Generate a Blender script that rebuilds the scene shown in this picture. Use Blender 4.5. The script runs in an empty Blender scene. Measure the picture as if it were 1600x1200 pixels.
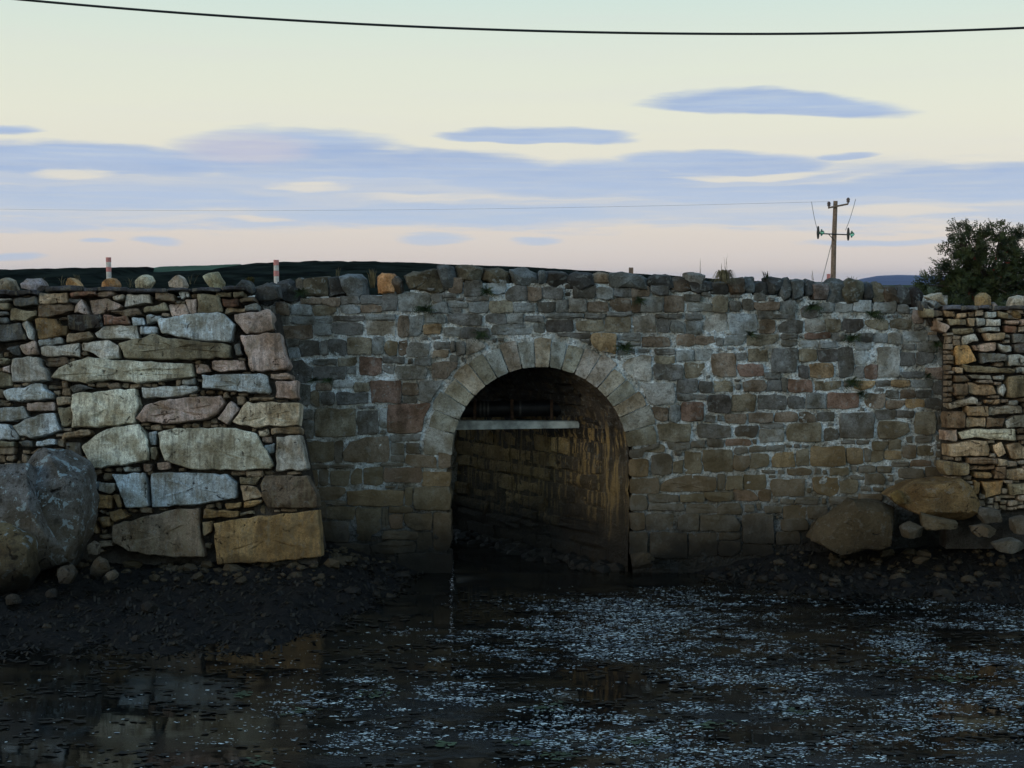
import bpy, math, random
import numpy as np
from mathutils import Vector, noise
R = random.Random(7)
scene = bpy.context.scene
COL = scene.collection

# ------------------------------------------------------------------ camera
F = 2198.0                                   # focal length in survey pixels (1600 wide)
PITCH = math.atan(160 / F)
CAM = Vector((0.0, -20.0, 4.18))
cd = bpy.data.cameras.new('camera'); cam = bpy.data.objects.new('camera', cd); COL.objects.link(cam)
cam.location = CAM; cam.rotation_euler = (math.pi / 2 - PITCH, 0, 0)
cd.sensor_width = 36; cd.lens = 36 * F / 1600; cd.clip_start = 0.1; cd.clip_end = 20000
scene.camera = cam
scene.render.resolution_x, scene.render.resolution_y = 1024, 768
vs = scene.view_settings
vs.view_transform = 'Standard'; vs.look = 'None'; vs.exposure = 0.0; vs.gamma = 1.0; vs.use_curve_mapping = False
scene.cycles.max_bounces = 5
scene.cycles.diffuse_bounces = 2
scene.cycles.glossy_bounces = 3
scene.cycles.transmission_bounces = 4
scene.cycles.volume_bounces = 1
scene.cycles.adaptive_threshold = 0.02
scene.cycles.caustics_reflective = False; scene.cycles.caustics_refractive = False

# ------------------------------------------------------------------ world: evening sky
SUN_EL, SUN_AZ = math.radians(14), math.radians(-122)     # azimuth from +Y, positive to +X : behind left
world = bpy.data.worlds.new('World'); scene.world = world; world.use_nodes = True
wt = world.node_tree; wt.nodes.clear()
def WN(t, **kw):
    n = wt.nodes.new(t)
    for k, v in kw.items(): setattr(n, k, v)
    return n
def wl(a, b): wt.links.new(a, b)
def wm(op, a, b=None, c=None, clamp=False):
    n = WN('ShaderNodeMath', operation=op, use_clamp=clamp)
    for i, v in enumerate((a, b, c)):
        if v is None: continue
        if isinstance(v, (int, float)): n.inputs[i].default_value = v
        else: wl(v, n.inputs[i])
    return n.outputs[0]
def wmix(f, a, b):
    n = WN('ShaderNodeMix', data_type='RGBA')
    for i, v in ((0, f), (6, a), (7, b)):
        if isinstance(v, (int, float)): n.inputs[i].default_value = v
        elif isinstance(v, tuple): n.inputs[i].default_value = (*v, 1)
        else: wl(v, n.inputs[i])
    return n.outputs[2]
def wstep(v, lo, hi, invert=False):
    n = WN('ShaderNodeMapRange', interpolation_type='SMOOTHSTEP')
    wl(v, n.inputs[0]); n.inputs[1].default_value = lo; n.inputs[2].default_value = hi
    if invert: n.inputs[3].default_value = 1; n.inputs[4].default_value = 0
    return n.outputs[0]
tc = WN('ShaderNodeTexCoord'); sp = WN('ShaderNodeSeparateXYZ'); wl(tc.outputs['Generated'], sp.inputs[0])
az = wm('ARCTAN2', sp.outputs[0], sp.outputs[1]); el = sp.outputs[2]
elr = el
ramp = WN('ShaderNodeValToRGB'); wl(el, ramp.inputs[0])
stops = [(0.0, (.72, .63, .60)), (.03, (.74, .665, .61)), (.065, (.79, .735, .64)), (.115, (.80, .80, .665)),
         (.155, (.75, .80, .68)), (.20, (.64, .78, .72)), (.32, (.44, .62, .70)), (.6, (.27, .44, .62)), (1.0, (.20, .34, .55))]
e = ramp.color_ramp.elements
while len(e) < len(stops): e.new(0.5)
for q, (p, c) in zip(e, stops): q.position = p; q.color = (*c, 1)
sky = WN('ShaderNodeTexSky', sky_type='NISHITA', sun_disc=False)
sky.sun_elevation = SUN_EL; sky.sun_rotation = SUN_AZ
skyv = WN('ShaderNodeVectorMath', operation='SCALE'); wl(sky.outputs[0], skyv.inputs[0]); skyv.inputs[3].default_value = 0.07
base = wmix(0.12, ramp.outputs[0], skyv.outputs[0])
# slow veil streaks in the cream part
comb = WN('ShaderNodeCombineXYZ'); wl(wm('MULTIPLY', az, 3.0), comb.inputs[0]); wl(wm('MULTIPLY', el, 60.0), comb.inputs[1])
nz = WN('ShaderNodeTexNoise'); wl(comb.outputs[0], nz.inputs['Vector']); nz.inputs['Scale'].default_value = 1.0; nz.inputs['Detail'].default_value = 5
veil = wstep(nz.outputs[0], .42, .72)
base = wmix(wm('MULTIPLY', veil, .16), base, (.66, .66, .66))
# wobble for cloud outlines
comb2 = WN('ShaderNodeCombineXYZ'); wl(wm('MULTIPLY', az, 16.0), comb2.inputs[0]); wl(wm('MULTIPLY', el, 170.0), comb2.inputs[1])
nw = WN('ShaderNodeTexNoise'); wl(comb2.outputs[0], nw.inputs['Vector']); nw.inputs['Scale'].default_value = 1.0; nw.inputs['Detail'].default_value = 6
nw.inputs['Roughness'].default_value = .68
wob = wm('SUBTRACT', nw.outputs[0], .5)
def ell(u, v, ru, rv, soft=.75, wobk=.5, tilt=0.0, flat=1.0):
    a0 = math.atan((u - 800) / F); e0 = (440 - v) / F
    dx = wm('MULTIPLY', wm('SUBTRACT', az, a0), F / ru)
    ee = wm('SUBTRACT', wm('SUBTRACT', el, e0), wm('MULTIPLY', wm('SUBTRACT', az, a0), tilt)) if tilt else wm('SUBTRACT', el, e0)
    dy = wm('MULTIPLY', ee, F / rv)
    if flat != 1.0:                                      # flatter underside
        neg = wm('MULTIPLY', wm('MINIMUM', dy, 0.0), flat); dy = wm('ADD', wm('MAXIMUM', dy, 0.0), neg)
    d = wm('ADD', wm('MULTIPLY', dx, dx), wm('MULTIPLY', dy, dy))
    d = wm('ADD', d, wm('MULTIPLY', wob, wobk * 2.0))
    return wstep(d, 1 - soft, 1.0, invert=True)
# slow drift of the cloud layers so that no outline is a clean lens
comb4 = WN('ShaderNodeCombineXYZ'); wl(wm('MULTIPLY', az, 9.0), comb4.inputs[0]); wl(wm('MULTIPLY', el, 45.0), comb4.inputs[1])
n4w = WN('ShaderNodeTexNoise'); wl(comb4.outputs[0], n4w.inputs['Vector']); n4w.inputs['Scale'].default_value = 1.0; n4w.inputs['Detail'].default_value = 3
el = wm('ADD', el, wm('MULTIPLY', wm('SUBTRACT', n4w.outputs[0], .5), .016))
clouds = None
def add(m, k=1.0):
    global clouds
    m = wm('MULTIPLY', m, k) if k != 1 else m
    clouds = m if clouds is None else wm('MAXIMUM', clouds, m)
# long low bank round the whole horizon, streaky
bank = wm('MULTIPLY', wstep(wm('ADD', el, wm('MULTIPLY', wob, .03)), .032, .046), wstep(wm('ADD', el, wm('MULTIPLY', wob, .022)), .070, .088, True))
comb3 = WN('ShaderNodeCombineXYZ'); wl(wm('MULTIPLY', az, 5.0), comb3.inputs[0]); wl(wm('MULTIPLY', el, 95.0), comb3.inputs[1])
n3 = WN('ShaderNodeTexNoise'); wl(comb3.outputs[0], n3.inputs['Vector']); n3.inputs['Scale'].default_value = 1.0; n3.inputs['Detail'].default_value = 4
bank = wm('MULTIPLY', bank, wstep(n3.outputs[0], .25, .50))
add(bank, .8)
for a in [(1205, 178, 222, 28, .55, .35, -.055, 1.9), (838, 220, 165, 21, .5, .4, -.01, 1.7), (455, 252, 215, 50, .7, .4, 0, 1.2), (110, 262, 330, 30, .6, .4, 0, 1.0),
          (640, 262, 300, 32, .6, .4, -.03, 1.0), (1130, 266, 190, 31, .55, .3, -.03, 2.6), (1560, 300, 300, 36, .6, .4, .02, 1.2), (1180, 305, 330, 20, .7, .5, 0, 1.0),
          (900, 285, 300, 34, .7, .4, 0, 1.0), (700, 335, 420, 26, .8, .6, 0, 1.0), (200, 315, 420, 28, .8, .6, 0, 1.0), (20, 222, 60, 10, .9, .6, 0, 1.0),
          (1320, 254, 60, 7, .9, .6, 0, 1.0)]: add(ell(*a))
for a in [(680, 374, 68, 11, .9, .9), (838, 375, 48, 10, .9, .9), (245, 378, 46, 10, .9, .9), (155, 381, 32, 7, .9, .9), (1360, 381, 140, 8, .9, .7), (20, 405, 60, 8, .9, .9),
          (60, 355, 130, 12, .9, 1.0), (420, 352, 110, 10, .9, 1.0), (1120, 350, 180, 8, .9, .8)]: add(ell(*a), .8)
for a in [(478, 293, 84, 9, .95, 1.0), (125, 283, 76, 9, .95, 1.0), (1180, 279, 160, 5, .9, .5), (410, 346, 60, 5, .9, .7), (1400, 335, 150, 9, .9, .7)]:
    clouds = wm('MULTIPLY', clouds, wm('SUBTRACT', 1.0, wm('MULTIPLY', ell(*a), .85)))
el = elr
comb5 = WN('ShaderNodeCombineXYZ'); wl(wm('MULTIPLY', az, 10.0), comb5.inputs[0]); wl(wm('MULTIPLY', el, 300.0), comb5.inputs[1])
n5 = WN('ShaderNodeTexNoise'); wl(comb5.outputs[0], n5.inputs['Vector']); n5.inputs['Scale'].default_value = 1.0; n5.inputs['Detail'].default_value = 5; n5.inputs['Roughness'].default_value = .65
clouds = wm('MULTIPLY', clouds, wm('ADD', .84, wm('MULTIPLY', wstep(n5.outputs[0], .30, .60), .18)), clamp=True)
fade = wm('MULTIPLY', clouds, wm('ADD', .70, wm('MULTIPLY', nw.outputs[0], .38)), clamp=True)
ccol = wmix(wstep(wm('ADD', el, wm('MULTIPLY', wob, .02)), .035, .10), (.44, .54, .69), (.315, .425, .645))
ccol = wmix(wm('MULTIPLY', wstep(n3.outputs[0], .4, .65), .5), ccol, (.41, .52, .71))
ccol = wmix(wm('MULTIPLY', ell(385, 238, 130, 30, .9, .6), .55), ccol, (.56, .52, .60))
col = wmix(fade, base, ccol)
bg = WN('ShaderNodeBackground'); wl(col, bg.inputs[0]); bg.inputs[1].default_value = 1.09
world.cycles.sampling_method = 'NONE'
wo = WN('ShaderNodeOutputWorld'); wl(bg.outputs[0], wo.inputs[0])
# ------------------------------------------------------------------ sun: last weak glow, low behind left
sd = bpy.data.lights.new('sun', 'SUN'); sun = bpy.data.objects.new('sun', sd); COL.objects.link(sun)
sd.energy = 0.55; sd.angle = math.radians(22); sd.color = (1.0, .80, .58)
sdir = Vector((math.sin(SUN_AZ) * math.cos(SUN_EL), math.cos(SUN_AZ) * math.cos(SUN_EL), math.sin(SUN_EL)))
sun.rotation_euler = sdir.to_track_quat('Z', 'Y').to_euler()

# ------------------------------------------------------------------ materials
def new_mat(name):
    m = bpy.data.materials.new(name); m.use_nodes = True; nt = m.node_tree
    return m, nt, nt.nodes['Principled BSDF']
class NB:
    def __init__(s, nt): s.nt = nt
    def n(s, t, **kw):
        q = s.nt.nodes.new(t)
        for k, v in kw.items(): setattr(q, k, v)
        return q
    def l(s, a, b): s.nt.links.new(a, b)
    def put(s, sock, v):
        if isinstance(v, (int, float)): sock.default_value = v
        elif isinstance(v, tuple): sock.default_value = (*v, 1) if len(v) == 3 and sock.type == 'RGBA' else v
        else: s.l(v, sock)
    def math(s, op, a, b=0.0, clamp=False):
        q = s.n('ShaderNodeMath', operation=op, use_clamp=clamp); s.put(q.inputs[0], a); s.put(q.inputs[1], b); return q.outputs[0]
    def mix(s, f, a, b, blend='MIX'):
        q = s.n('ShaderNodeMix', data_type='RGBA', blend_type=blend); s.put(q.inputs[0], f); s.put(q.inputs[6], a); s.put(q.inputs[7], b); return q.outputs[2]
    def step(s, v, lo, hi, a=0.0, b=1.0):
        q = s.n('ShaderNodeMapRange', interpolation_type='SMOOTHSTEP'); s.l(v, q.inputs[0])
        for i, x in enumerate((lo, hi, a, b)): q.inputs[i + 1].default_value = x
        return q.outputs[0]
    def noise(s, vec, scale, detail=4, rough=.55, dist=0.0):
        q = s.n('ShaderNodeTexNoise'); s.l(vec, q.inputs['Vector']); q.inputs['Scale'].default_value = scale
        q.inputs['Detail'].default_value = detail; q.inputs['Roughness'].default_value = rough; q.inputs['Distortion'].default_value = dist
        return q.outputs[0]
    def scale(s, vec, xyz):
        q = s.n('ShaderNodeVectorMath', operation='MULTIPLY'); s.l(vec, q.inputs[0]); q.inputs[1].default_value = xyz; return q.outputs[0]
    def bump(s, h, strength, dist, normal=None):
        q = s.n('ShaderNodeBump'); s.l(h, q.inputs['Height']); q.inputs['Strength'].default_value = strength; q.inputs['Distance'].default_value = dist
        if normal: s.l(normal, q.inputs['Normal'])
        return q.outputs[0]

def masonry(name, obj_color=True, flat=(.2, .2, .2), tide=None, lichen=.35, streak=0.0, rough=.9, bumpd=.012, brown=.6, speck=.55, lsc=11, lcol=(.30, .345, .34), lth=.57, weather=False, crack=0.0, stc=((.24, .18, .085), (.02, .017, .013))):
    """rock; colour from the stone itself, mottled, lichened and tide-stained below a water mark"""
    m, nt, bs = new_mat(name); b = NB(nt)
    geo = b.n('ShaderNodeNewGeometry'); oi = b.n('ShaderNodeObjectInfo')
    off = b.n('ShaderNodeVectorMath', operation='SCALE'); off.inputs[0].default_value = (37, 21, 53); b.l(oi.outputs['Random'], off.inputs[3])
    pv = b.n('ShaderNodeVectorMath', operation='ADD'); b.l(geo.outputs['Position'], pv.inputs[0]); b.l(off.outputs[0], pv.inputs[1]); pos = pv.outputs[0]
    c = oi.outputs['Color'] if obj_color else flat
    n1 = b.noise(pos, 3.4, 3, .6); n2 = b.noise(pos, 32, 3, .65); n3 = b.noise(pos, 110, 2, .6); n4 = b.noise(pos, lsc, 4, .7, .4)
    c = b.mix(b.step(n1, .36, .62), b.mix(1.0, c, (.62, .56, .47), 'MULTIPLY'), b.mix(1.0, c, (1.25, 1.25, 1.25), 'MULTIPLY'))
    c = b.mix(b.math('MULTIPLY', b.step(n2, .50, .62), speck), c, b.mix(1.0, c, (.38, .37, .36), 'MULTIPLY'))
    c = b.mix(b.math('MULTIPLY', b.step(n3, .54, .62), .55), c, b.mix(1.0, c, (2.1, 2.1, 2.1), 'MULTIPLY'))
    c = b.mix(b.math('MULTIPLY', b.step(n4, lth, lth + .05), lichen), c, lcol)
    c = b.mix(b.math('MULTIPLY', b.step(n4, .35, .43, 1, 0), lichen), c, (.030, .028, .024))
    if streak:
        st = b.noise(b.scale(pos, (14, 14, 1.1)), 1.0, 5, .6)
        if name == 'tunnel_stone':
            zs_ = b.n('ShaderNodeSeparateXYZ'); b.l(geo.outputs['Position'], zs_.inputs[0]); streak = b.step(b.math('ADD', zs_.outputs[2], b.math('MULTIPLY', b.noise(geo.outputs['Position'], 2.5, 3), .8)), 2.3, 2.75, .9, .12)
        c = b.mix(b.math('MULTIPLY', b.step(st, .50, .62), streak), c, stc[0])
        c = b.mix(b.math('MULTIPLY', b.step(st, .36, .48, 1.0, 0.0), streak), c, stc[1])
    if weather:
        wa = b.noise(geo.outputs['Position'], .9, 4, .65); wb = b.noise(b.scale(geo.outputs['Position'], (3.5, 3.5, .7)), 1.0, 5, .7)
        c = b.mix(b.step(wa, .36, .62), b.mix(1.0, c, (.70, .67, .63), 'MULTIPLY'), b.mix(1.0, c, (1.16, 1.20, 1.24), 'MULTIPLY'))
        c = b.mix(b.math('MULTIPLY', b.step(wb, .56, .68), .7), c, b.mix(1.0, c, (.40, .39, .36), 'MULTIPLY'))
    if tide:
        z = b.n('ShaderNodeSeparateXYZ'); b.l(geo.outputs['Position'], z.inputs[0])
        nt_ = b.noise(geo.outputs['Position'], 1.6, 5, .6)
        zz = b.math('ADD', z.outputs[2], b.math('MULTIPLY', b.math('SUBTRACT', nt_, .5), 1.1))
        hi, lo, k1, k0 = tide
        c = b.mix(b.math('MULTIPLY', b.step(zz, lo, hi, 1, 0), brown), c, b.mix(.66, c, (.125, .092, .045)))
        c = b.mix(b.step(zz, k0, k1, .96, 0), c, (.012, .011, .009))
    nt.links.new(c, bs.inputs['Base Color'])
    bs.inputs['Roughness'].default_value = rough; bs.inputs['Specular IOR Level'].default_value = .25
    h = b.math('ADD', b.math('MULTIPLY', n2, .6), b.math('ADD', b.math('MULTIPLY', n3, .25), n4))
    if crack:
        vw = b.n('ShaderNodeVectorMath', operation='ADD'); b.l(pos, vw.inputs[0])
        ds = b.n('ShaderNodeVectorMath', operation='SCALE'); ds.inputs[0].default_value = (.22, .22, .3); b.l(n1, ds.inputs[3]); b.l(ds.outputs[0], vw.inputs[1])
        vo = b.n('ShaderNodeTexVoronoi', feature='DISTANCE_TO_EDGE'); b.l(vw.outputs[0], vo.inputs['Vector']); vo.inputs['Scale'].default_value = crack
        edge = b.step(vo.outputs['Distance'], 0.0, .018); gate = b.step(n4, .42, .46)
        cm = b.math('MAXIMUM', edge, gate)
        c = b.mix(cm, b.mix(1.0, c, (.22, .20, .18), 'MULTIPLY'), c); nt.links.new(c, bs.inputs['Base Color'])
        h = b.math('ADD', h, b.math('MULTIPLY', cm, 1.2))
    nt.links.new(b.bump(h, .9, bumpd), bs.inputs['Normal'])
    return m
M = {}
M['bridge_stone'] = masonry('bridge_stone', tide=(2.6, 1.3, 1.15, .15), lichen=.30, weather=True, brown=.85)
M['mortar'] = masonry('mortar', False, (.50, .56, .58), tide=(2.1, 1.0, 1.5, .35), lichen=.55, bumpd=.03, brown=.70, speck=.85, weather=True)
M['dry_stone'] = masonry('dry_stone', tide=(1.3, .7, .55, .15), lichen=.22, brown=.35, streak=.45, stc=((.20, .175, .115), (.07, .06, .045)), bumpd=.02, crack=1.3, weather=True)
M['core'] = masonry('core_rubble', False, (.05, .046, .04), lichen=.0, bumpd=.03)
M['tunnel'] = masonry('tunnel_stone', tide=(2.0, 1.2, 1.25, .35), lichen=.25, streak=.85, rough=.6, bumpd=.05, stc=((.36, .25, .10), (.02, .017, .013)))
M['boulder'] = masonry('boulder', tide=(1.6, .9, 1.0, .25), lichen=.9, brown=.6, bumpd=.05, lsc=6.5, lcol=(.30, .39, .42), lth=.56, crack=1.1)
M['rubble'] = masonry('shore_rubble', False, (.014, .013, .011), tide=(1.2, .6, .42, .02), lichen=.10, rough=.65, bumpd=.02)
M['shore_rock'] = masonry('shore_rock', tide=(1.5, .9, .8, .1), lichen=.2, rough=.7, bumpd=.04, crack=1.6)

def simple(name, colr, rough=.8, metal=0.0, var=.25, scale=12, spec=.3, bump=0.0):
    m, nt, bs = new_mat(name); b = NB(nt); geo = b.n('ShaderNodeNewGeometry')
    n = b.noise(geo.outputs['Position'], scale, 5, .6)
    lo = tuple(x * (1 - var) for x in colr); hi = tuple(min(1, x * (1 + var)) for x in colr)
    nt.links.new(b.mix(b.step(n, .35, .65), lo, hi), bs.inputs['Base Color'])
    bs.inputs['Roughness'].default_value = rough; bs.inputs['Metallic'].default_value = metal; bs.inputs['Specular IOR Level'].default_value = spec
    if bump: nt.links.new(b.bump(b.noise(geo.outputs['Position'], scale * 3, 4), .6, bump), bs.inputs['Normal'])
    return m
M['land'] = simple('grassland', (.035, .048, .018), .95, scale=.6, var=.5, bump=.05, spec=.03)
M['heath'] = simple('dark_heath', (.012, .016, .013), 1.0, scale=.35, var=.6, spec=0.0)
M['field'] = simple('pale_field', (.075, .12, .085), .95, scale=.2, var=.25, spec=0.0)
M['asphalt'] = simple('asphalt', (.05, .05, .052), .9, scale=30, var=.2, bump=.004)
M['mountain'] = simple('haze_blue_mountain', (.13, .15, .23), 1.0, scale=.01, spec=0.0)  # blue of the distant haze is put into the base colour
M['pipe'] = simple('black_pipe', (.008, .008, .009), .55, spec=.25, scale=8)
M['steel'] = simple('dull_steel', (.07, .07, .067), .6, .4, scale=20)
M['rust'] = simple('rusty_iron', (.05, .028, .016), .9, scale=25, var=.5)
M['beam'] = simple('concrete', (.40, .44, .42), .8, scale=5, var=.4, bump=.012)
M['wood'] = simple('weathered_wood', (.24, .175, .13), .85, scale=14, var=.3)
M['red'] = simple('faded_red_paint', (.62, .26, .24), .6, scale=18, var=.2)
M['white'] = simple('dirty_white_paint', (.62, .60, .56), .6, scale=18, var=.15)
M['cable'] = simple('black_cable', (.02, .025, .025), .5)
M['wire'] = simple('grey_wire', (.22, .24, .26), .5, .5)
M['ceramic'] = simple('brown_ceramic', (.12, .08, .07), .3, spec=.5)
M['leaf'] = simple('leaf', (.045, .060, .022), .6, scale=3.5, var=.6)
M['berry'] = simple('berry', (.16, .025, .015), .5)
M['bark'] = simple('bark', (.07, .055, .045), .9, scale=20)
M['fern'] = simple('fern_leaf', (.026, .045, .016), .7, scale=9, var=.5)
M['dry_grass'] = simple('dry_grass', (.14, .12, .065), .9, scale=9, var=.4)
M['moss'] = simple('moss', (.06, .055, .016), .95, scale=20, var=.5, bump=.01)
M['weed'] = simple('wrack', (.016, .014, .009), .55, scale=7, var=.6, spec=.25)
M['green_weed'] = simple('green_weed', (.055, .085, .045), .5, scale=4, var=.5)
M['foam'] = simple('foam', (.53, .68, .82), .5, scale=5, var=.6)
M['glint'] = simple('glint_white', (.85, .88, .9), .35, scale=3, var=.1)  # near-white paint for the line of glints at the arch
m, nt, bs = new_mat('green_glass'); M['glass'] = m
bs.inputs['Base Color'].default_value = (.35, .85, .62, 1); bs.inputs['Roughness'].default_value = .05; bs.inputs['Transmission Weight'].default_value = .8; bs.inputs['IOR'].default_value = 1.5
# water
m, nt, bs = new_mat('harbour_water'); M['water'] = m; b = NB(nt)
geo = b.n('ShaderNodeNewGeometry'); P_ = geo.outputs['Position']
bs.inputs['Base Color'].default_value = (.006, .007, .006, 1); bs.inputs['Roughness'].default_value = .015; bs.inputs['IOR'].default_value = 1.33
h1 = b.noise(b.scale(P_, (1, 2.2, 1)), 4.0, 3, .5); patch = b.step(b.noise(b.scale(P_, (.35, .9, 1)), 1.0, 4, .6), .45, .62)
sx_ = b.n('ShaderNodeSeparateXYZ'); b.l(P_, sx_.inputs[0])
h2 = b.math('MULTIPLY', b.noise(b.scale(P_, (1, 1.6, 1)), 26, 3, .6), b.math('MULTIPLY', patch, b.step(sx_.outputs[0], -2.6, -.4, .2, 2.6)))
nt.links.new(b.bump(b.math('ADD', b.math('MULTIPLY', h1, .10), h2), .35, .014), bs.inputs['Normal'])
silt = b.noise(b.scale(P_, (.5, 1.2, 1)), 2.0, 5, .65)
nt.links.new(b.mix(b.step(silt, .45, .65), (.005, .006, .006), (.022, .018, .011)), bs.inputs['Base Color'])
# mud
m, nt, bs = new_mat('weedy_mud'); M['mud'] = m; b = NB(nt); geo = b.n('ShaderNodeNewGeometry'); P_ = geo.outputs['Position']
a1 = b.noise(P_, 3, 5, .65); a2 = b.noise(P_, 30, 5, .7); a3 = b.noise(P_, 90, 4, .6)
cc = b.mix(b.step(a1, .4, .62), (.005, .005, .005), (.010, .009, .007)); cc = b.mix(b.step(a2, .5, .64), cc, (.016, .014, .012)); cc = b.mix(b.step(a3, .62, .68), cc, (.05, .05, .046))
nt.links.new(cc, bs.inputs['Base Color']); bs.inputs['Roughness'].default_value = .75; bs.inputs['Specular IOR Level'].default_value = .2
nt.links.new(b.bump(b.math('ADD', a2, b.math('MULTIPLY', a3, .5)), .9, .03), bs.inputs['Normal'])

# ------------------------------------------------------------------ helpers
def ray(u, v):
    x = (u - 800) / F; y = (600 - v) / F
    return Vector((x, math.cos(PITCH) + y * math.sin(PITCH), -math.sin(PITCH) + y * math.cos(PITCH)))
class Plane:
    """Y = a + b z + c x"""
    def __init__(s, a, b=0.0, c=0.0):
        s.a, s.b, s.c = a, b, c
        s.n = Vector((c, -1, b)).normalized(); s.U = (Vector((1, 0, 0)) - s.n * s.n.x).normalized(); s.V = s.U.cross(s.n) * -1
        if s.V.z < 0: s.V = -s.V
    def at(s, u, v):
        d = ray(u, v); t = (s.a + s.b * CAM.z + s.c * CAM.x - CAM.y) / (d.y - s.b * d.z - s.c * d.x)
        return CAM + d * t
def pt(u, v, Y): return Plane(Y).at(u, v)
def mesh_obj(name, verts, faces, mat, parent=None, smooth=False, origin=None, color=None):
    me = bpy.data.meshes.new(name)
    if origin is None: origin = Vector((0, 0, 0))
    me.from_pydata([tuple(Vector(v) - origin) for v in verts], [], faces); me.update()
    if smooth:
        me.polygons.foreach_set('use_smooth', [True] * len(me.polygons))
        if smooth != 'full': me.set_sharp_from_angle(angle=math.radians(22))
    if mat: me.materials.append(M[mat])
    o = bpy.data.objects.new(name, me); o.location = origin; COL.objects.link(o)
    if color: o.color = (*color, 1)
    if parent: o.parent = parent; o.location = origin - parent.location
    return o
def empty(name, loc, label, cat, group=None):
    o = bpy.data.objects.new(name, None); o.location = loc; COL.objects.link(o); tag(o, label, cat, group); return o
def tag(o, label=None, cat=None, group=None, kind=None):
    for k, v in (('label', label), ('category', cat), ('group', group), ('kind', kind)):
        if v: o[k] = v
    return o
def vnoise(p, s, seed=0.0): return noise.noise(Vector(p) * s + Vector((seed, seed * 1.7, -seed)))
def chaikin(p, k=.25):
    out = []
    for i in range(len(p)):
        a, b_ = p[i], p[(i + 1) % len(p)]
        out.append((a[0] + (b_[0] - a[0]) * k, a[1] + (b_[1] - a[1]) * k)); out.append((a[0] + (b_[0] - a[0]) * (1 - k), a[1] + (b_[1] - a[1]) * (1 - k)))
    return out
def resample(p, n):
    L = [0.0]
    for i in range(len(p)):
        a, b_ = p[i], p[(i + 1) % len(p)]; L.append(L[-1] + math.hypot(b_[0] - a[0], b_[1] - a[1]))
    out = []
    for k in range(n):
        t = L[-1] * k / n
        for i in range(len(p)):
            if L[i] <= t <= L[i + 1] and L[i + 1] > L[i]:
                f = (t - L[i]) / (L[i + 1] - L[i]); a, b_ = p[i], p[(i + 1) % len(p)]
                out.append((a[0] + (b_[0] - a[0]) * f, a[1] + (b_[1] - a[1]) * f)); break
    return out
def outline(p, n):
    # nip the corners, keep them as corners, then break long edges
    out = []; m = len(p)
    per = sum(math.hypot(p[i][0] - p[i - 1][0], p[i][1] - p[i - 1][1]) for i in range(m)); step = per / n
    q = []
    for i in range(m):
        a, b_, c_ = p[i - 1], p[i], p[(i + 1) % m]; la = math.hypot(a[0] - b_[0], a[1] - b_[1]) + 1e-9; lc = math.hypot(c_[0] - b_[0], c_[1] - b_[1]) + 1e-9
        cosv = ((a[0] - b_[0]) * (c_[0] - b_[0]) + (a[1] - b_[1]) * (c_[1] - b_[1])) / la / lc
        if cosv < -.85 or min(la, lc) < .05: q.append(b_); continue
        d = min(.016, la * .2, lc * .2) * R.uniform(.3, 1.3)
        q.append((b_[0] + (a[0] - b_[0]) * d / la, b_[1] + (a[1] - b_[1]) * d / la)); q.append((b_[0] + (c_[0] - b_[0]) * d / lc, b_[1] + (c_[1] - b_[1]) * d / lc))
    for i in range(len(q)):
        a, b_ = q[i], q[(i + 1) % len(q)]; L = math.hypot(b_[0] - a[0], b_[1] - a[1]); k = max(1, int(round(L / step)))
        for j in range(k): out.append((a[0] + (b_[0] - a[0]) * j / k, a[1] + (b_[1] - a[1]) * j / k))
    return out
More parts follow.
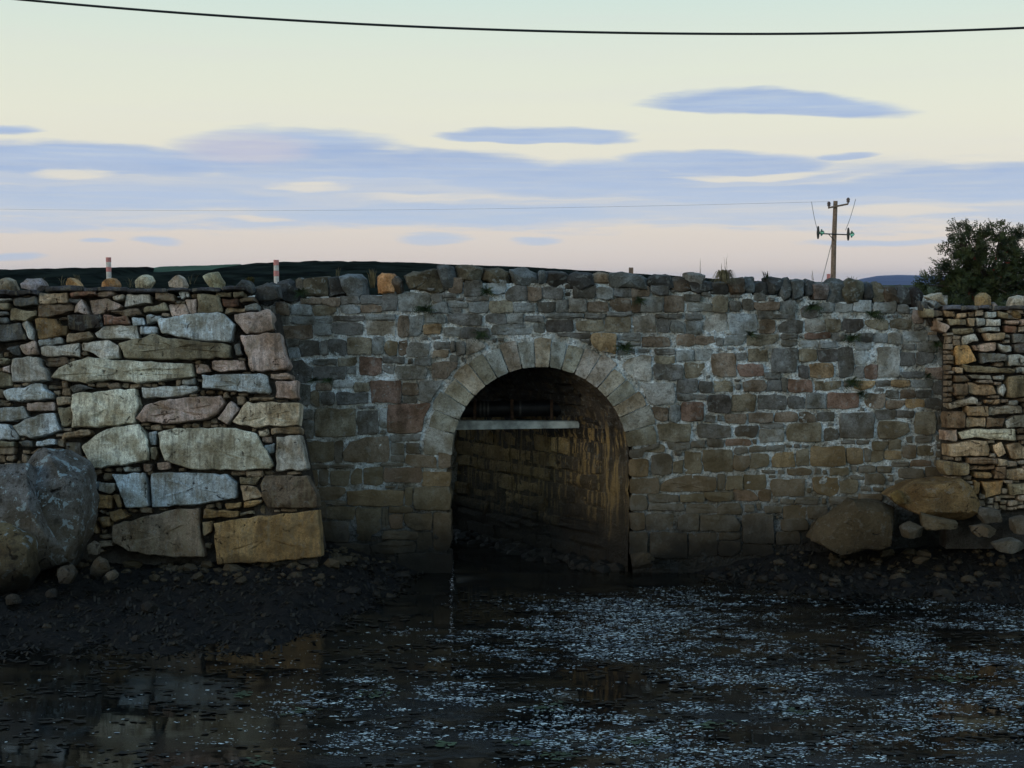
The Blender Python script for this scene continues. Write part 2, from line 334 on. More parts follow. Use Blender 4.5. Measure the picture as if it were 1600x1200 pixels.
def stone_geo(poly, plane, front, back, bevel, jit, n, seed, bulge=.02, round_back=False):
    """poly: pixel outline; returns verts, faces (world), a rough-hewn block standing proud of the plane"""
    P3 = [plane.at(u, v) for u, v in poly]; c3 = sum(P3, Vector()) / len(P3)
    p2 = [((p - c3).dot(plane.U), (p - c3).dot(plane.V)) for p in P3]
    p2 = outline(p2, n); n = len(p2)
    p2 = [(x + jit * vnoise((x, y, 0), 9, seed), y + jit * vnoise((x, y, 0), 9, seed + 9)) for x, y in p2]
    hx = max(.02, (max(q[0] for q in p2) - min(q[0] for q in p2)) / 2); hy = max(.02, (max(q[1] for q in p2) - min(q[1] for q in p2)) / 2)
    rings = []
    tx, ty = R.uniform(-.035, .035), R.uniform(-.05, .05)
    def ring(ins, h, rough):
        sx = max(.1, 1 - ins / hx); sy = max(.1, 1 - ins / hy); out = []
        for x, y in p2:
            X, Y_ = x * sx, y * sy
            hh = h + rough * vnoise((X, Y_, 0), 7, seed + 3) + (tx * X + ty * Y_ if h > 0 else 0)
            out.append(c3 + plane.U * X + plane.V * Y_ + plane.n * hh)
        return out
    if round_back: rings.append(ring(bevel * 1.5, -back, 0)); rings.append(ring(0, -back + bevel * 1.5, 0))
    else: rings.append(ring(0, -back, 0))
    rings.append(ring(0, front - bevel, bevel * .5)); rings.append(ring(bevel * .8, front, bulge))
    if min(hx, hy) > .12: rings.append(ring(min(hx, hy) * .28, front + bulge * .2, bulge * 1.8))
    rings.append(ring(min(hx, hy) * .58, front + bulge * .3, bulge * 1.8))
    verts = [v for r in rings for v in r]; faces = []
    for k in range(len(rings) - 1):
        for i in range(n):
            j = (i + 1) % n; faces.append((k * n + i, k * n + j, (k + 1) * n + j, (k + 1) * n + i))
    last = (len(rings) - 1) * n; verts.append(sum(rings[-1], Vector()) / n + plane.n * bulge * vnoise(c3, 5, seed)); ci = len(verts) - 1
    for i in range(n): faces.append((last + i, last + (i + 1) % n, ci))
    faces.append(tuple(range(n - 1, -1, -1)))
    for _ in range(3):
        nn = (plane.n + plane.U * R.uniform(-.5, .5) + plane.V * R.uniform(-.6, .6)).normalized(); d = max((v - c3).dot(nn) for v in verts) - R.uniform(0, .35) * max(.01, bevel)
        for i, v in enumerate(verts):
            q = (v - c3).dot(nn) - d
            if q > 0: verts[i] = v - nn * q
    return verts, faces, c3
def clip_planes(verts, c, k, lo, hi, bias=None):
    # knock flats off a lump, as splitting rock does
    for _ in range(k):
        n_ = Vector((R.gauss(0, 1), R.gauss(0, 1), R.gauss(0, 1)))
        if bias: n_ += bias
        n_.normalize(); d = max((v - c).dot(n_) for v in verts) * R.uniform(lo, hi)
        for i, v in enumerate(verts):
            q = (v - c).dot(n_) - d
            if q > 0: verts[i] = v - n_ * q
    return verts
def blob_geo(poly, Y, depth, seed, p=2.6, rough=.06, nt=22, nr=5, back=None, bot=None, ridged=0.0, facets=9):
    """inflated outline: a rounded rock whose silhouette is the outline, with front and back"""
    pl = Plane(Y); P3 = [pl.at(u, v) for u, v in poly]; c3 = sum(P3, Vector()) / len(P3)
    p2 = outline([((q - c3).x, (q - c3).z) for q in P3], nt); nt = len(p2); back = back or depth
    verts = []; faces = []; size = max(abs(q[0]) for q in p2)
    lev = []
    for k in range(nr + 1): a = math.pi / 2 * k / nr; lev.append((math.sin(a), math.cos(a)))
    seq = [(s, -c * depth) for s, c in lev] + [(s, c * back) for s, c in reversed(lev[:-1])]
    def prof(s, y, d):
        q = abs(y) / d if d else 0
        return s
    for k, (s, y) in enumerate(seq):
        d = depth if y <= 0 else back; w = (1 - (abs(y) / d) ** p) ** (1 / p) if abs(y) < d else 0.0
        for x, z in p2:
            v = c3 + Vector((x * w, y, z * w)); nn = Vector((x * w, y * 1.2, z * w))
            nn = nn.normalized() if nn.length > 1e-6 else Vector((0, 1, 0))
            verts.append(v + nn * (rough * size * (vnoise(v, 1.6 / size, seed) + .6 * vnoise(v, 4.5 / size, seed + 5) + .3 * vnoise(v, 11 / size, seed + 8)) * (1 if w > .02 else .3) - ridged * size * abs(vnoise(v, 1.3 / size, seed + 21))))
    n = nt
    for k in range(len(seq) - 1):
        for i in range(n):
            j = (i + 1) % n; faces.append((k * n + i, k * n + j, (k + 1) * n + j, (k + 1) * n + i))
    faces.append(tuple(range(n - 1, -1, -1))); L = (len(seq) - 1) * n; faces.append(tuple(range(L, L + n)))
    if facets > 18: clip_planes(verts, c3, facets, .74, .96, Vector((0, -1.8, .6)))
    elif facets > 12: clip_planes(verts, c3, facets, .50, .90, Vector((0, -1.6, .5)))
    elif facets: clip_planes(verts, c3, facets, .80, .97, Vector((0, -1.1, .3)))
    return verts, faces, c3
def box(x0, x1, y0, y1, z0, z1):
    v = [(x, y, z) for z in (z0, z1) for y in (y0, y1) for x in (x0, x1)]
    return v, [(0, 2, 3, 1), (4, 5, 7, 6), (0, 1, 5, 4), (2, 6, 7, 3), (0, 4, 6, 2), (1, 3, 7, 5)]
def tube(pts, rad, n=8, cap=True):
    pts = [Vector(p) for p in pts]; verts = []; faces = []
    rad = rad if isinstance(rad, (list, tuple)) else [rad] * len(pts)
    for i, p in enumerate(pts):
        d = (pts[min(i + 1, len(pts) - 1)] - pts[max(i - 1, 0)]).normalized()
        a = d.cross(Vector((0, 0, 1)) if abs(d.z) < .9 else Vector((1, 0, 0))).normalized(); b_ = d.cross(a)
        for k in range(n): t = 2 * math.pi * k / n; verts.append(p + a * math.cos(t) * rad[i] + b_ * math.sin(t) * rad[i])
    for i in range(len(pts) - 1):
        for k in range(n): j = (k + 1) % n; faces.append((i * n + k, i * n + j, (i + 1) * n + j, (i + 1) * n + k))
    if cap: faces.append(tuple(range(n - 1, -1, -1))); faces.append(tuple(range((len(pts) - 1) * n, len(pts) * n)))
    return verts, faces
class Bag:
    def __init__(s): s.v = []; s.f = []
    def add(s, v, f):
        o = len(s.v); s.v += [tuple(x) for x in v]; s.f += [tuple(i + o for i in q) for q in f]
    def obj(s, name, mat, parent=None, smooth=False, origin=None, color=None): return mesh_obj(name, s.v, s.f, mat, parent, smooth, origin, color)

PAL = dict(g=(.17, .195, .20), d=(.082, .088, .088), b=(.135, .105, .075), r=(.145, .085, .06), o=(.15, .137, .095), t=(.25, .205, .145),
           y=(.20, .14, .07), l=(.27, .28, .265), p=(.245, .20, .175), u=(.235, .275, .295), k=(.045, .043, .043), P=(.26, .20, .17), U=(.29, .345, .375), L=(.33, .335, .275), T=(.36, .315, .235), Y=(.24, .165, .075), O=(.46, .25, .115))
def shade(c):
    k = R.uniform(.82, 1.18); q = R.uniform(-.04, .04); a = PAL[c]
    return (a[0] * k * (1 + q), a[1] * k, a[2] * k * (1 - q))
def fill_gaps(polys, inside, x0, x1, y0, y1, gap, minw, minh, maxw, maxh):
    """find bare spots between the traced stones and return small rectangles that fit"""
    W, H = x1 - x0, y1 - y0; occ = np.zeros((H, W), bool)
    yy, xx = np.mgrid[0:H, 0:W]; X = xx + x0 + .5; Yv = yy + y0 + .5
    def cover(poly, grow=0):
        acc = np.zeros((H, W), bool); n = len(poly)
        bx0 = int(max(0, min(p[0] for p in poly) - x0 - 1)); bx1 = int(min(W, max(p[0] for p in poly) - x0 + 2)); by0 = int(max(0, min(p[1] for p in poly) - y0 - 1)); by1 = int(min(H, max(p[1] for p in poly) - y0 + 2))
        if bx1 <= bx0 or by1 <= by0: return
        sx, sy = X[by0:by1, bx0:bx1], Yv[by0:by1, bx0:bx1]; a = np.zeros(sx.shape, bool)
        for i in range(n):
            (ax, ay), (bx, by) = poly[i], poly[(i + 1) % n]
            if ay == by: continue
            a ^= ((ay > sy) != (by > sy)) & (sx < (bx - ax) * (sy - ay) / (by - ay) + ax)
        occ[by0:by1, bx0:bx1] |= a
    for p in polys: cover(p)
    g = occ.copy()
    for dx in range(-gap, gap + 1):
        for dy in range(-gap, gap + 1):
            g |= np.roll(np.roll(occ, dy, 0), dx, 1)
    ins = np.array([[inside(x0 + x, y0 + y) for x in range(W)] for y in range(H)])
    free = ~g & ins; out = []
    for y in range(0, H - minh, 2):
        for x in range(0, W - minw, 2):
            if not free[y, x] or not free[y:y + minh, x:x + minw].all(): continue
            mw, mh = R.randint(minw, maxw), R.randint(minh, maxh); w, h = minw, minh
            while h < mh and y + h < H and free[y + h, x:x + w].all(): h += 1
            while w < mw and x + w < W and free[y:y + h, x + w].all(): w += 1
            out.append((x0 + x, y0 + y, x0 + x + w, y0 + y + h)); free[max(0, y - gap):y + h + gap, max(0, x - gap):x + w + gap] = False
    return out
def rect_poly(r, j=.1):
    x0, y0, x1, y1 = r; w, h = x1 - x0, y1 - y0; q = lambda s: R.uniform(-j, j) * s
    jx, jy = min(w * .08, 3.2), min(h * .10, 2.6)
    def c(a, b_): return (a, b_)
    p = [c(x0 + R.uniform(0, jx), y0 + R.uniform(0, jy)), c(x0 + w * R.uniform(.35, .65), y0 + R.uniform(-.3, .5) * jy), c(x1 - R.uniform(0, jx), y0 + R.uniform(0, jy)), c(x1 - R.uniform(-.2, .4) * jx, y0 + h * R.uniform(.35, .65)),
         c(x1 - R.uniform(0, jx), y1 - R.uniform(0, jy)), c(x0 + w * R.uniform(.35, .65), y1 - R.uniform(-.3, .5) * jy), c(x0 + R.uniform(0, jx), y1 - R.uniform(0, jy)), c(x0 + R.uniform(-.2, .4) * jx, y0 + h * R.uniform(.35, .65))]
    if min(w, h) > 14 and R.random() < .3:                       # a knocked-off corner
        k = R.choice((0, 2, 4, 6)); cx, cy = (x0 + x1) / 2, (y0 + y1) / 2; p[k] = (p[k][0] + (cx - p[k][0]) * .3, p[k][1] + (cy - p[k][1]) * .3)
    return p
def chip_poly(r):
    x0, y0, x1, y1 = r; w, h = x1 - x0, y1 - y0; n = R.choice((4, 5, 5, 6)); a0 = R.uniform(0, 6.28); cx, cy = (x0 + x1) / 2, (y0 + y1) / 2; out = []
    for k in range(n):
        a = a0 + 6.283 * k / n + R.uniform(-.3, .3); c, s_ = math.cos(a), math.sin(a); m_ = 1 / max(abs(c), abs(s_)); m_ = 1 + (m_ - 1) * .8
        out.append((cx + c * m_ * w * .55 * R.uniform(.8, 1.05), cy - s_ * m_ * h * .56 * R.uniform(.8, 1.05)))
    return out[::-1]
def parse(s):
    out = []
    for tok in s.split(';'):
        q = tok.split()
        if len(q) == 5: out.append([float(a) for a in q[:4]] + [q[4]])
    return out
def parse_poly(s):
    out = []
    for tok in s.split(';'):
        q = tok.split()
        if len(q) < 4: continue
        out.append((q[0], [tuple(float(a) for a in t.split(',')) for t in q[1:]]))
    return out

# ------------------------------------------------------------------ setting: ground, water, shore
SKEW, TL = -.80, 3.6                                          # the culvert runs back and to the left
def chan(x, y):                                      # 1 inside the creek under the road
    if y < -.2: return 0.0
    if y > 62: return 0.0
    c = .40 + SKEW * min(max(y, 0), TL)
    lo, hi = c - 1.75, c + 1.75
    if y > 1.8: lo = -6.5 - max(0, y - TL) * 2.5  # creek widened out of sight so skylight reaches the deep tunnel wall
    if y > TL: hi += .1 * (y - TL)
    return 1 - min(1, max(0, max(lo - x, x - hi) / .35))
def land_h(x, y):
    if y <= .25:
        if y > -15.5: return -.9
        return -.9 + min(1, (-15.5 - y) / 3.5) * 3.3 + .1 * vnoise((x, y, 0), .4)
    h = 3.35 if y < 9 else 3.35 - min(1, (y - 9) / 40) * 1.1
    if y > 9: h += .15 * vnoise((x, y, 0), .08)
    c = chan(x, y)
    return h * (1 - c) + (-.9) * c
def axis(fine, lo, hi, step, far):
    a = list(np.arange(lo, hi + 1e-6, step)); s = step
    x = hi
    while x < far: s *= 1.35; x += s; a.append(x)
    x = lo; s = step
    b_ = []
    while x > -far: s *= 1.35; x -= s; b_.append(x)
    return b_[::-1] + a
gx = axis(0, -8, 8, .3, 9000); gy = axis(0, -21, 12, .3, 9000)
gy = sorted(set([round(t, 3) for t in gy]) | {.20, .26, .38})
verts = [(x, y, land_h(x, y)) for y in gy for x in gx]; W_ = len(gx)
faces = [(j * W_ + i, j * W_ + i + 1, (j + 1) * W_ + i + 1, (j + 1) * W_ + i) for j in range(len(gy) - 1) for i in range(W_ - 1)]
tag(mesh_obj('ground', verts, faces, 'land'), kind='structure')
v = [(-90, -17, 0), (90, -17, 0), (90, 62, 0), (-90, 62, 0)]
tag(mesh_obj('water', v, [(0, 1, 2, 3)], 'water'), kind='structure')
v, f = [], []
tag(mesh_obj('road', [(-300, .55, 3.47), (300, .55, 3.47), (300, 3.25, 3.47), (-300, 3.25, 3.47)], [(0, 1, 2, 3)], 'asphalt'), kind='structure')

def shore_h(x, y):
    """weedy bank at the foot of the walls; below zero it is under water"""
    def ss(a, b_, t): t = min(1, max(0, (t - a) / (b_ - a))); return t * t * (3 - 2 * t)
    left = 1 - ss(-2.9, -.7, x); right = ss(1.75, 4.2, x); far_r = ss(4.5, 6.5, x); far_l = 1 - ss(-6.8, -5.2, x)
    foot = .40 * left + .30 * right + .10 * far_r + .16 * far_l - .10 * (1 - left) * (1 - right)
    run = 3.5 * left + 1.5 * right + .4 * far_r + .55 * (1 - left) * (1 - right) + .7 * far_l
    y0 = -.9 * left - .1 * right
    t = (y0 - y) / run
    h = foot - (abs(foot) + .12) * max(-.2, t) * (.78 if foot > 0 else 1) - .02
    if -.95 < x < 1.7 and y > -.5: h = min(h, -.25)
    n = .07 * vnoise((x, y, 0), 2.2) + .05 * vnoise((x, y, 0), 6, 3) + .028 * vnoise((x, y, 0), 15, 5)
    return max(-.5, h + n)
sx = np.arange(-9.5, 9.51, .05); sy = np.arange(-6, .31, .05)
verts = [(x, y, shore_h(x, y)) for y in sy for x in sx]; W_ = len(sx)
faces = []
for j in range(len(sy) - 1):
    for i in range(W_ - 1):
        q = (j * W_ + i, j * W_ + i + 1, (j + 1) * W_ + i + 1, (j + 1) * W_ + i)
        if max(verts[k][2] for k in q) > -.12: faces.append(q)
tag(mesh_obj('shore', verts, faces, 'mud', smooth=True), kind='structure')

# far land: dark heath ridge, a pale field on it, the distant mountain
def ridge(name, prof, Y, dy_front, dy_back, base, mat, nz=0.0, step=1.0, fan=0.0):
    us = np.linspace(prof[0][0], prof[-1][0], 260); vs_ = np.interp(us, [p[0] for p in prof], [p[1] for p in prof]); rows = []
    for k, (dy, fr) in enumerate([(-dy_front, 0), (-dy_front * .6, .45), (-dy_front * .25, .85), (0, 1), (dy_back * .4, .7), (dy_back, 0)]):
        row = []
        for u, vv in zip(us, vs_):
            p = pt(u, vv, Y); z = base + (p.z - base) * fr
            z += nz * (vnoise((p.x, Y + dy, 0), .5 * step) + .6 * vnoise((p.x, Y + dy, 3), 1.7 * step)) * (1 if fr > 0 else 0)
            row.append((p.x * (1 + dy / (Y + 20) * fan), Y + dy, z))
        rows.append(row)
    n = len(us); verts = [q for r in rows for q in r]
    faces = [(k * n + i, k * n + i + 1, (k + 1) * n + i + 1, (k + 1) * n + i) for k in range(len(rows) - 1) for i in range(n - 1)]
    return tag(mesh_obj(name, verts, faces, mat, smooth=True), kind='structure')
ridge('heath_hill', [(-900, 436), (-400, 428), (0, 421), (150, 418), (234, 417), (246, 424), (376, 420), (384, 412), (470, 408), (560, 408), (640, 410), (700, 413), (820, 417), (940, 424), (1080, 433), (1300, 446)], 130, 60, 90, 2.0, 'heath', .10)
ridge('pale_field', [(215, 430), (236, 419), (250, 416.6), (300, 415.2), (376, 412.6), (386, 418), (410, 430)], 134, 14.0, 10, 4.0, 'field', .04)
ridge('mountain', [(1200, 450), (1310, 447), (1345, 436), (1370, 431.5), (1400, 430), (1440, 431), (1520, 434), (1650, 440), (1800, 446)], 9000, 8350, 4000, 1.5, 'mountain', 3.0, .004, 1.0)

# ------------------------------------------------------------------ the bridge
BR = Plane(0.0)
CX, CY, RI, RO = 843.5, 711.0, 137.5, 184.0
bridge = empty('stone_bridge', BR.at(843, 895), 'mortared rubble stone bridge with one round arch between the two dry walls', 'bridge')
top_prof = [(405, 470), (470, 462), (590, 462), (640, 450), (700, 436), (940, 438), (1100, 448), (1230, 460), (1320, 468), (1400, 472), (1436, 480), (1470, 500), (1500, 512)]
topv = lambda u: float(np.interp(u, [p[0] for p in top_prof], [p[1] for p in top_prof]))
def in_arch(u, v, g=0.0):
    if v > CY: return 705 - g < u < 982 + g
    return math.hypot(u - CX, v - CY) < RI + g
# wall core with the mortar face, a slightly lumpy sheet
sc = (BR.at(801, 700) - BR.at(800, 700)).x
xs = np.arange(BR.at(380, 700).x, BR.at(1530, 700).x, .024); zb, zt = -.5, BR.at(900, 425).z
zs = np.arange(zb, zt, .024)
def to_px(p):
    q = Vector(p) - CAM; fz = q.y * math.cos(PITCH) - q.z * math.sin(PITCH); up = q.y * math.sin(PITCH) + q.z * math.cos(PITCH)
    return 800 + F * q.x / fz, 600 - F * up / fz
nx, nzv = len(xs), len(zs); verts = []; keep = []
for k in (0, 1):
    for z in zs:
        for x in xs:
            y = (.0075 + .010 * vnoise((x, 0, z), 3) + .016 * vnoise((x, 0, z), 14, 4) + .012 * vnoise((x, 0, z), 31, 7) + .075 * max(0, vnoise((x, 0, z), 2.3, 12) + .4 * vnoise((x, 0, z), 9, 15) - .38)) if k == 0 else .44
            verts.append((x, y, z))
grid = np.zeros((nzv - 1, nx - 1), bool)
for j in range(nzv - 1):
    for i in range(nx - 1):
        u, v_ = to_px((xs[i] + .012, 0, zs[j] + .012)); grid[j, i] = v_ > topv(u) + 5 and not in_arch(u, v_, 7)
faces = []; N1 = nx * nzv
for j in range(nzv - 1):
    for i in range(nx - 1):
        if not grid[j, i]: continue
        a, b_, c_, d_ = j * nx + i, j * nx + i + 1, (j + 1) * nx + i + 1, (j + 1) * nx + i
        faces.append((a, b_, c_, d_)); faces.append((N1 + d_, N1 + c_, N1 + b_, N1 + a))
        for (dj, di, e1, e2) in ((-1, 0, a, b_), (0, 1, b_, c_), (1, 0, c_, d_), (0, -1, d_, a)):
            jj, ii = j + dj, i + di
            if not (0 <= jj < nzv - 1 and 0 <= ii < nx - 1 and grid[jj, ii]): faces.append((e2, e1, N1 + e1, N1 + e2))
mesh_obj('mortar_face', verts, faces, 'mortar', bridge, smooth=False)

TR = """
470 466 502 476 b;504 466 532 478 b;532 464 563 475 d;565 462 598 475 d;598 452 620 485 d;622 458 671 487 g;673 460 690 472 d;692 457 714 470 t;
431 472 453 491 b;455 477 487 492 u;489 479 526 494 o;533 477 563 489 u;565 477 597 488 b;675 473 698 488 g;700 473 720 488 d;
435 494 450 506 u;457 494 518 506 g;521 494 570 501 d;573 491 617 499 g;622 494 639 527 b;641 494 661 527 g;664 490 697 505 g;699 491 752 509 d;
435 509 489 529 b;491 507 517 524 g;519 504 567 522 d;573 502 617 526 l;662 507 688 522 y;694 511 720 526 g;
443 531 467 541 k;469 532 498 556 d;501 532 512 554 u;514 531 541 556 d;543 527 580 554 o;583 524 599 552 g;601 534 621 556 o;623 532 635 556 b;637 536 671 556 g;679 534 706 545 g;677 547 705 558 t;452 543 467 560 g;
450 564 486 596 d;489 562 526 569 g;529 560 556 571 o;562 558 596 586 r;598 558 632 566 d;649 559 673 571 g;675 566 716 592 b;
489 573 540 593 d;543 572 556 584 u;599 570 615 584 b;618 571 666 592 g;
520 594 552 605 l;554 597 576 612 o;463 599 484 633 g;486 612 499 633 o;495 599 518 610 b;503 613 523 633 d;526 612 576 631 d;579 595 626 629 r;629 598 653 617 b;628 619 652 629 t;655 595 692 628 g;
469 640 490 654 g;469 657 490 685 g;493 638 556 684 o;558 642 591 678 d;594 638 604 668 u;606 632 675 676 r;
476 690 521 722 o;524 689 534 722 d;537 681 608 722 b;611 680 660 689 g;611 692 632 709 g;635 692 660 708 d;612 712 632 722 d;635 711 681 730 b;686 709 704 730 o;
483 726 514 732 d;516 727 555 733 d;596 724 630 729 b;482 735 495 760 b;498 734 512 758 d;516 736 546 759 o;549 731 565 758 o;568 730 598 758 o;601 731 658 758 r;661 737 704 759 y;646 731 703 735 g;
495 762 539 781 b;542 766 631 790 y;633 761 643 790 o;646 761 704 797 o;
496 785 508 810 d;510 783 540 789 d;511 792 554 811 o;557 793 596 845 o;500 815 545 847 d;598 794 605 826 d;608 792 645 800 b;608 803 629 826 r;631 803 674 828 b;677 802 704 858 d;598 831 652 842 b;
506 849 578 871 d;580 844 649 867 d;651 831 675 859 d;530 873 604 896 k;606 871 620 896 k;622 862 705 905 d;505 874 528 895 k;
700 434 723 459 b;725 437 753 462 d;767 437 790 459 g;790 446 823 469 d;825 449 846 471 b;848 449 880 468 d;895 447 931 468 d;933 449 957 469 g;959 448 985 464 d;
700 461 724 468 o;728 463 763 470 d;700 471 731 489 g;733 471 763 489 g;766 470 800 488 o;802 474 837 487 g;841 471 866 487 d;868 466 887 488 g;889 464 916 489 l;919 472 951 487 b;954 466 986 487 b;
760 491 790 507 d;792 491 818 505 g;820 493 850 502 o;852 490 911 496 g;914 489 946 497 g;949 488 986 493 d;
720 512 765 529 d;768 507 831 523 g;834 502 851 520 g;853 500 895 519 k;900 500 943 518 o;945 495 985 519 o;
872 521 923 529 d;924 521 962 552 Y;964 522 1001 531 g;728 530 760 555 l;700 534 711 549 g;713 534 725 556 o;906 532 922 540 b;700 553 716 565 g;
987 448 1014 463 b;1016 447 1044 463 d;1070 460 1094 471 d;1074 474 1112 487 g;1114 463 1136 488 o;1140 471 1158 487 g;1160 468 1176 483 o;1178 459 1196 470 u;1178 473 1216 484 b;1218 470 1242 496 g;
988 466 1000 487 b;1002 464 1035 487 g;1038 460 1068 487 b;
989 493 1024 519 l;1026 491 1042 496 d;1044 491 1065 497 b;1028 499 1047 519 d;1049 500 1068 519 g;1073 502 1096 520 g;1073 491 1096 499 g;1098 489 1136 520 l;1138 491 1183 521 u;1185 486 1206 497 u;1208 487 1240 497 g;1188 500 1211 520 b;1216 500 1255 520 d;
1004 526 1047 542 b;1058 523 1086 540 b;1088 526 1117 539 b;1120 528 1130 539 d;1132 525 1164 539 g;1167 523 1216 540 o;1220 522 1245 529 d;1220 531 1245 541 g;
972 556 1018 596 l;1023 545 1054 553 l;1023 557 1054 568 o;1056 548 1083 564 g;1086 546 1112 562 g;1169 546 1199 565 o;1152 552 1166 562 p;1205 544 1245 588 d;
1023 570 1067 593 d;1071 568 1101 590 o;1112 552 1150 588 b;1154 569 1193 588 r;1195 578 1219 591 l;1222 591 1229 611 g;
1003 599 1054 632 l;1057 593 1090 613 d;1093 595 1113 613 d;1115 596 1145 612 o;1161 595 1196 611 b;1198 595 1221 611 d;1231 593 1269 612 r;1058 616 1084 624 l;1086 617 1103 624 d;
1016 636 1044 658 b;1047 633 1061 658 g;1064 629 1100 658 r;1106 617 1140 644 k;1142 617 1180 643 o;1186 617 1229 640 d;1231 620 1256 639 d;
1133 647 1165 661 b;1169 645 1208 660 b;1211 645 1246 658 b;1250 644 1274 659 b;
1022 662 1080 691 o;1090 664 1142 684 d;1149 666 1184 682 k;1187 662 1225 668 d;1187 671 1226 691 l;1229 661 1283 690 o;
1105 687 1132 697 d;1134 687 1172 697 r;1081 688 1102 699 r;1043 691 1079 702 g;1006 696 1041 706 o;984 696 1004 714 d;
984 718 1013 744 y;1018 709 1050 741 d;1052 719 1067 740 o;1070 706 1096 740 o;1099 702 1145 737 o;1147 699 1168 708 o;1170 697 1195 706 o;1198 697 1225 704 d;1147 711 1171 735 b;1173 709 1202 732 o;1206 706 1242 730 Y;
985 748 1029 770 b;1031 744 1119 769 b;1122 741 1132 765 d;1135 743 1160 765 o;1162 742 1196 764 o;1206 749 1258 775 b;
985 775 1011 797 d;1013 774 1061 784 d;1063 772 1098 784 o;1100 769 1145 783 o;1147 766 1184 783 r;1186 765 1203 783 r;
1014 787 1070 797 d;1072 788 1120 801 d;1122 787 1160 804 d;1164 789 1178 799 d;
985 802 1007 828 b;1009 802 1052 827 d;1060 804 1093 829 d;1095 804 1157 829 d;984 831 1012 869 d;1017 831 1074 872 k;1076 833 1121 870 k;1123 833 1157 843 k;
1160 798 1209 848 k;1195 791 1221 805 d;1223 791 1259 810 b;
1252 474 1280 496 d;1282 474 1303 488 g;1305 474 1331 487 g;1333 469 1361 488 u;1364 472 1399 488 g;1401 476 1419 488 d;
1259 498 1288 518 l;1290 498 1314 518 o;1316 499 1349 519 k;1353 499 1388 515 o;1391 499 1426 514 o;1425 485 1443 505 p;
1258 521 1298 529 r;1301 521 1321 533 l;1342 521 1363 533 d;1365 522 1386 536 g;1388 520 1408 537 l;1410 520 1450 533 U;1452 519 1474 533 u;
1248 532 1277 543 u;1279 532 1306 543 u;1248 546 1276 565 o;1278 546 1308 565 k;1310 543 1333 589 d;1336 535 1361 548 U;1336 550 1358 569 U;1372 543 1406 589 l;1407 550 1430 571 d;1432 551 1458 569 d;1434 536 1462 549 g;1465 543 1490 571 g;
1266 567 1302 590 y;1248 572 1263 589 k;1351 571 1370 591 r;1336 572 1349 590 g;1406 581 1443 590 d;1446 575 1487 592 p;
1274 596 1314 610 o;1336 595 1367 608 Y;1369 595 1391 603 r;1393 594 1422 604 Y;1424 594 1456 606 g;1458 594 1490 617 d;
1260 615 1290 639 g;1293 615 1340 638 r;1351 615 1382 638 b;1385 610 1404 622 r;1407 610 1430 622 b;1432 610 1456 622 d;1385 626 1413 638 b;1415 625 1443 636 Y;1446 621 1475 638 d;
1277 644 1302 657 d;1288 669 1310 688 d;1313 645 1366 685 d;1369 641 1399 655 d;1372 659 1420 685 o;1401 642 1428 652 d;1430 643 1461 678 o;1464 641 1476 675 d;1430 681 1455 690 o;
1245 703 1264 728 o;1267 698 1320 728 Y;1323 700 1348 725 y;1351 700 1360 722 o;1363 689 1386 702 o;1363 704 1380 720 o;1382 704 1409 718 Y;1411 696 1431 716 b;1433 696 1458 713 o;1394 721 1420 729 r;1422 719 1455 728 r;1388 688 1408 701 o;
1230 732 1268 742 b;1297 731 1326 742 o;1342 729 1368 738 o;1371 729 1392 738 o;1270 746 1311 775 y;1313 748 1340 770 o;1352 741 1382 756 d;1404 732 1443 747 d;1445 731 1472 745 k;1330 744 1349 752 d;
1220 779 1240 787 d;1242 778 1280 787 d;1262 791 1294 810 k;1296 775 1340 788 d;1342 772 1378 782 b;1222 812 1262 830 k;1264 813 1300 832 k;1300 792 1330 812 k;
1212 830 1250 850 k;1160 850 1208 868 k;1124 846 1157 868 k
"""
stones = parse(TR)
# trim overlaps so that every joint keeps its mortar
for it in range(3):
    for i in range(len(stones)):
        for j in range(i + 1, len(stones)):
            a, b_ = stones[i], stones[j]
            ox = min(a[2], b_[2]) - max(a[0], b_[0]) + 1.2; oy = min(a[3], b_[3]) - max(a[1], b_[1]) + 1.2
            if ox <= 0 or oy <= 0: continue
            if ox < oy:
                if a[0] < b_[0]: a[2] -= ox / 2; b_[0] += ox / 2
                else: b_[2] -= ox / 2; a[0] += ox / 2
            else:
                if a[1] < b_[1]: a[3] -= oy / 2; b_[1] += oy / 2
                else: b_[3] -= oy / 2; a[1] += oy / 2
for s in stones: s[0] -= 1.3; s[2] += 1.3; s[1] -= 1.1; s[3] += 1.1
stones = [s for s in stones if s[2] - s[0] > 5 and s[3] - s[1] > 3.5]
# the arch ring
ANG = [180, 166, 156.5, 147, 138, 128, 119, 110.5, 101.5, 93, 84, 76, 67, 58.5, 49.5, 41, 33, 25, 15, 5]
VC = 'l o g o t o g p g t g o p p t o t l o'.split()
vpolys = []
for k in range(len(ANG) - 1):
    a0, a1 = math.radians(ANG[k] - .28), math.radians(ANG[k + 1] + .28); ro = RO + R.uniform(-7, 4)
    am = (a0 + a1) / 2; pq = lambda r, a: (CX + r * math.cos(a), CY - r * math.sin(a))
    vpolys.append(([pq(RI, a0), pq(RI, am), pq(RI, a1), pq((RI + ro) / 2, a1), pq(ro, a1), pq(ro + 1.5, am), pq(ro, a0), pq((RI + ro) / 2, a0)], VC[k]))
def ring_clear(r):                                   # pull rubble back from the arch ring
    x0, y0, x1, y1, c = r; out = []
    for (px, py) in rect_poly(r[:4]):
        d = math.hypot(px - CX, py - CY)
        if py < CY - 10 and d < RO + 5 : k = (RO + 5) / d; px, py = CX + (px - CX) * k, CY + (py - CY) * k
        out.append((px, py))
    return out
spolys = [(ring_clear(s), s[4]) for s in stones]
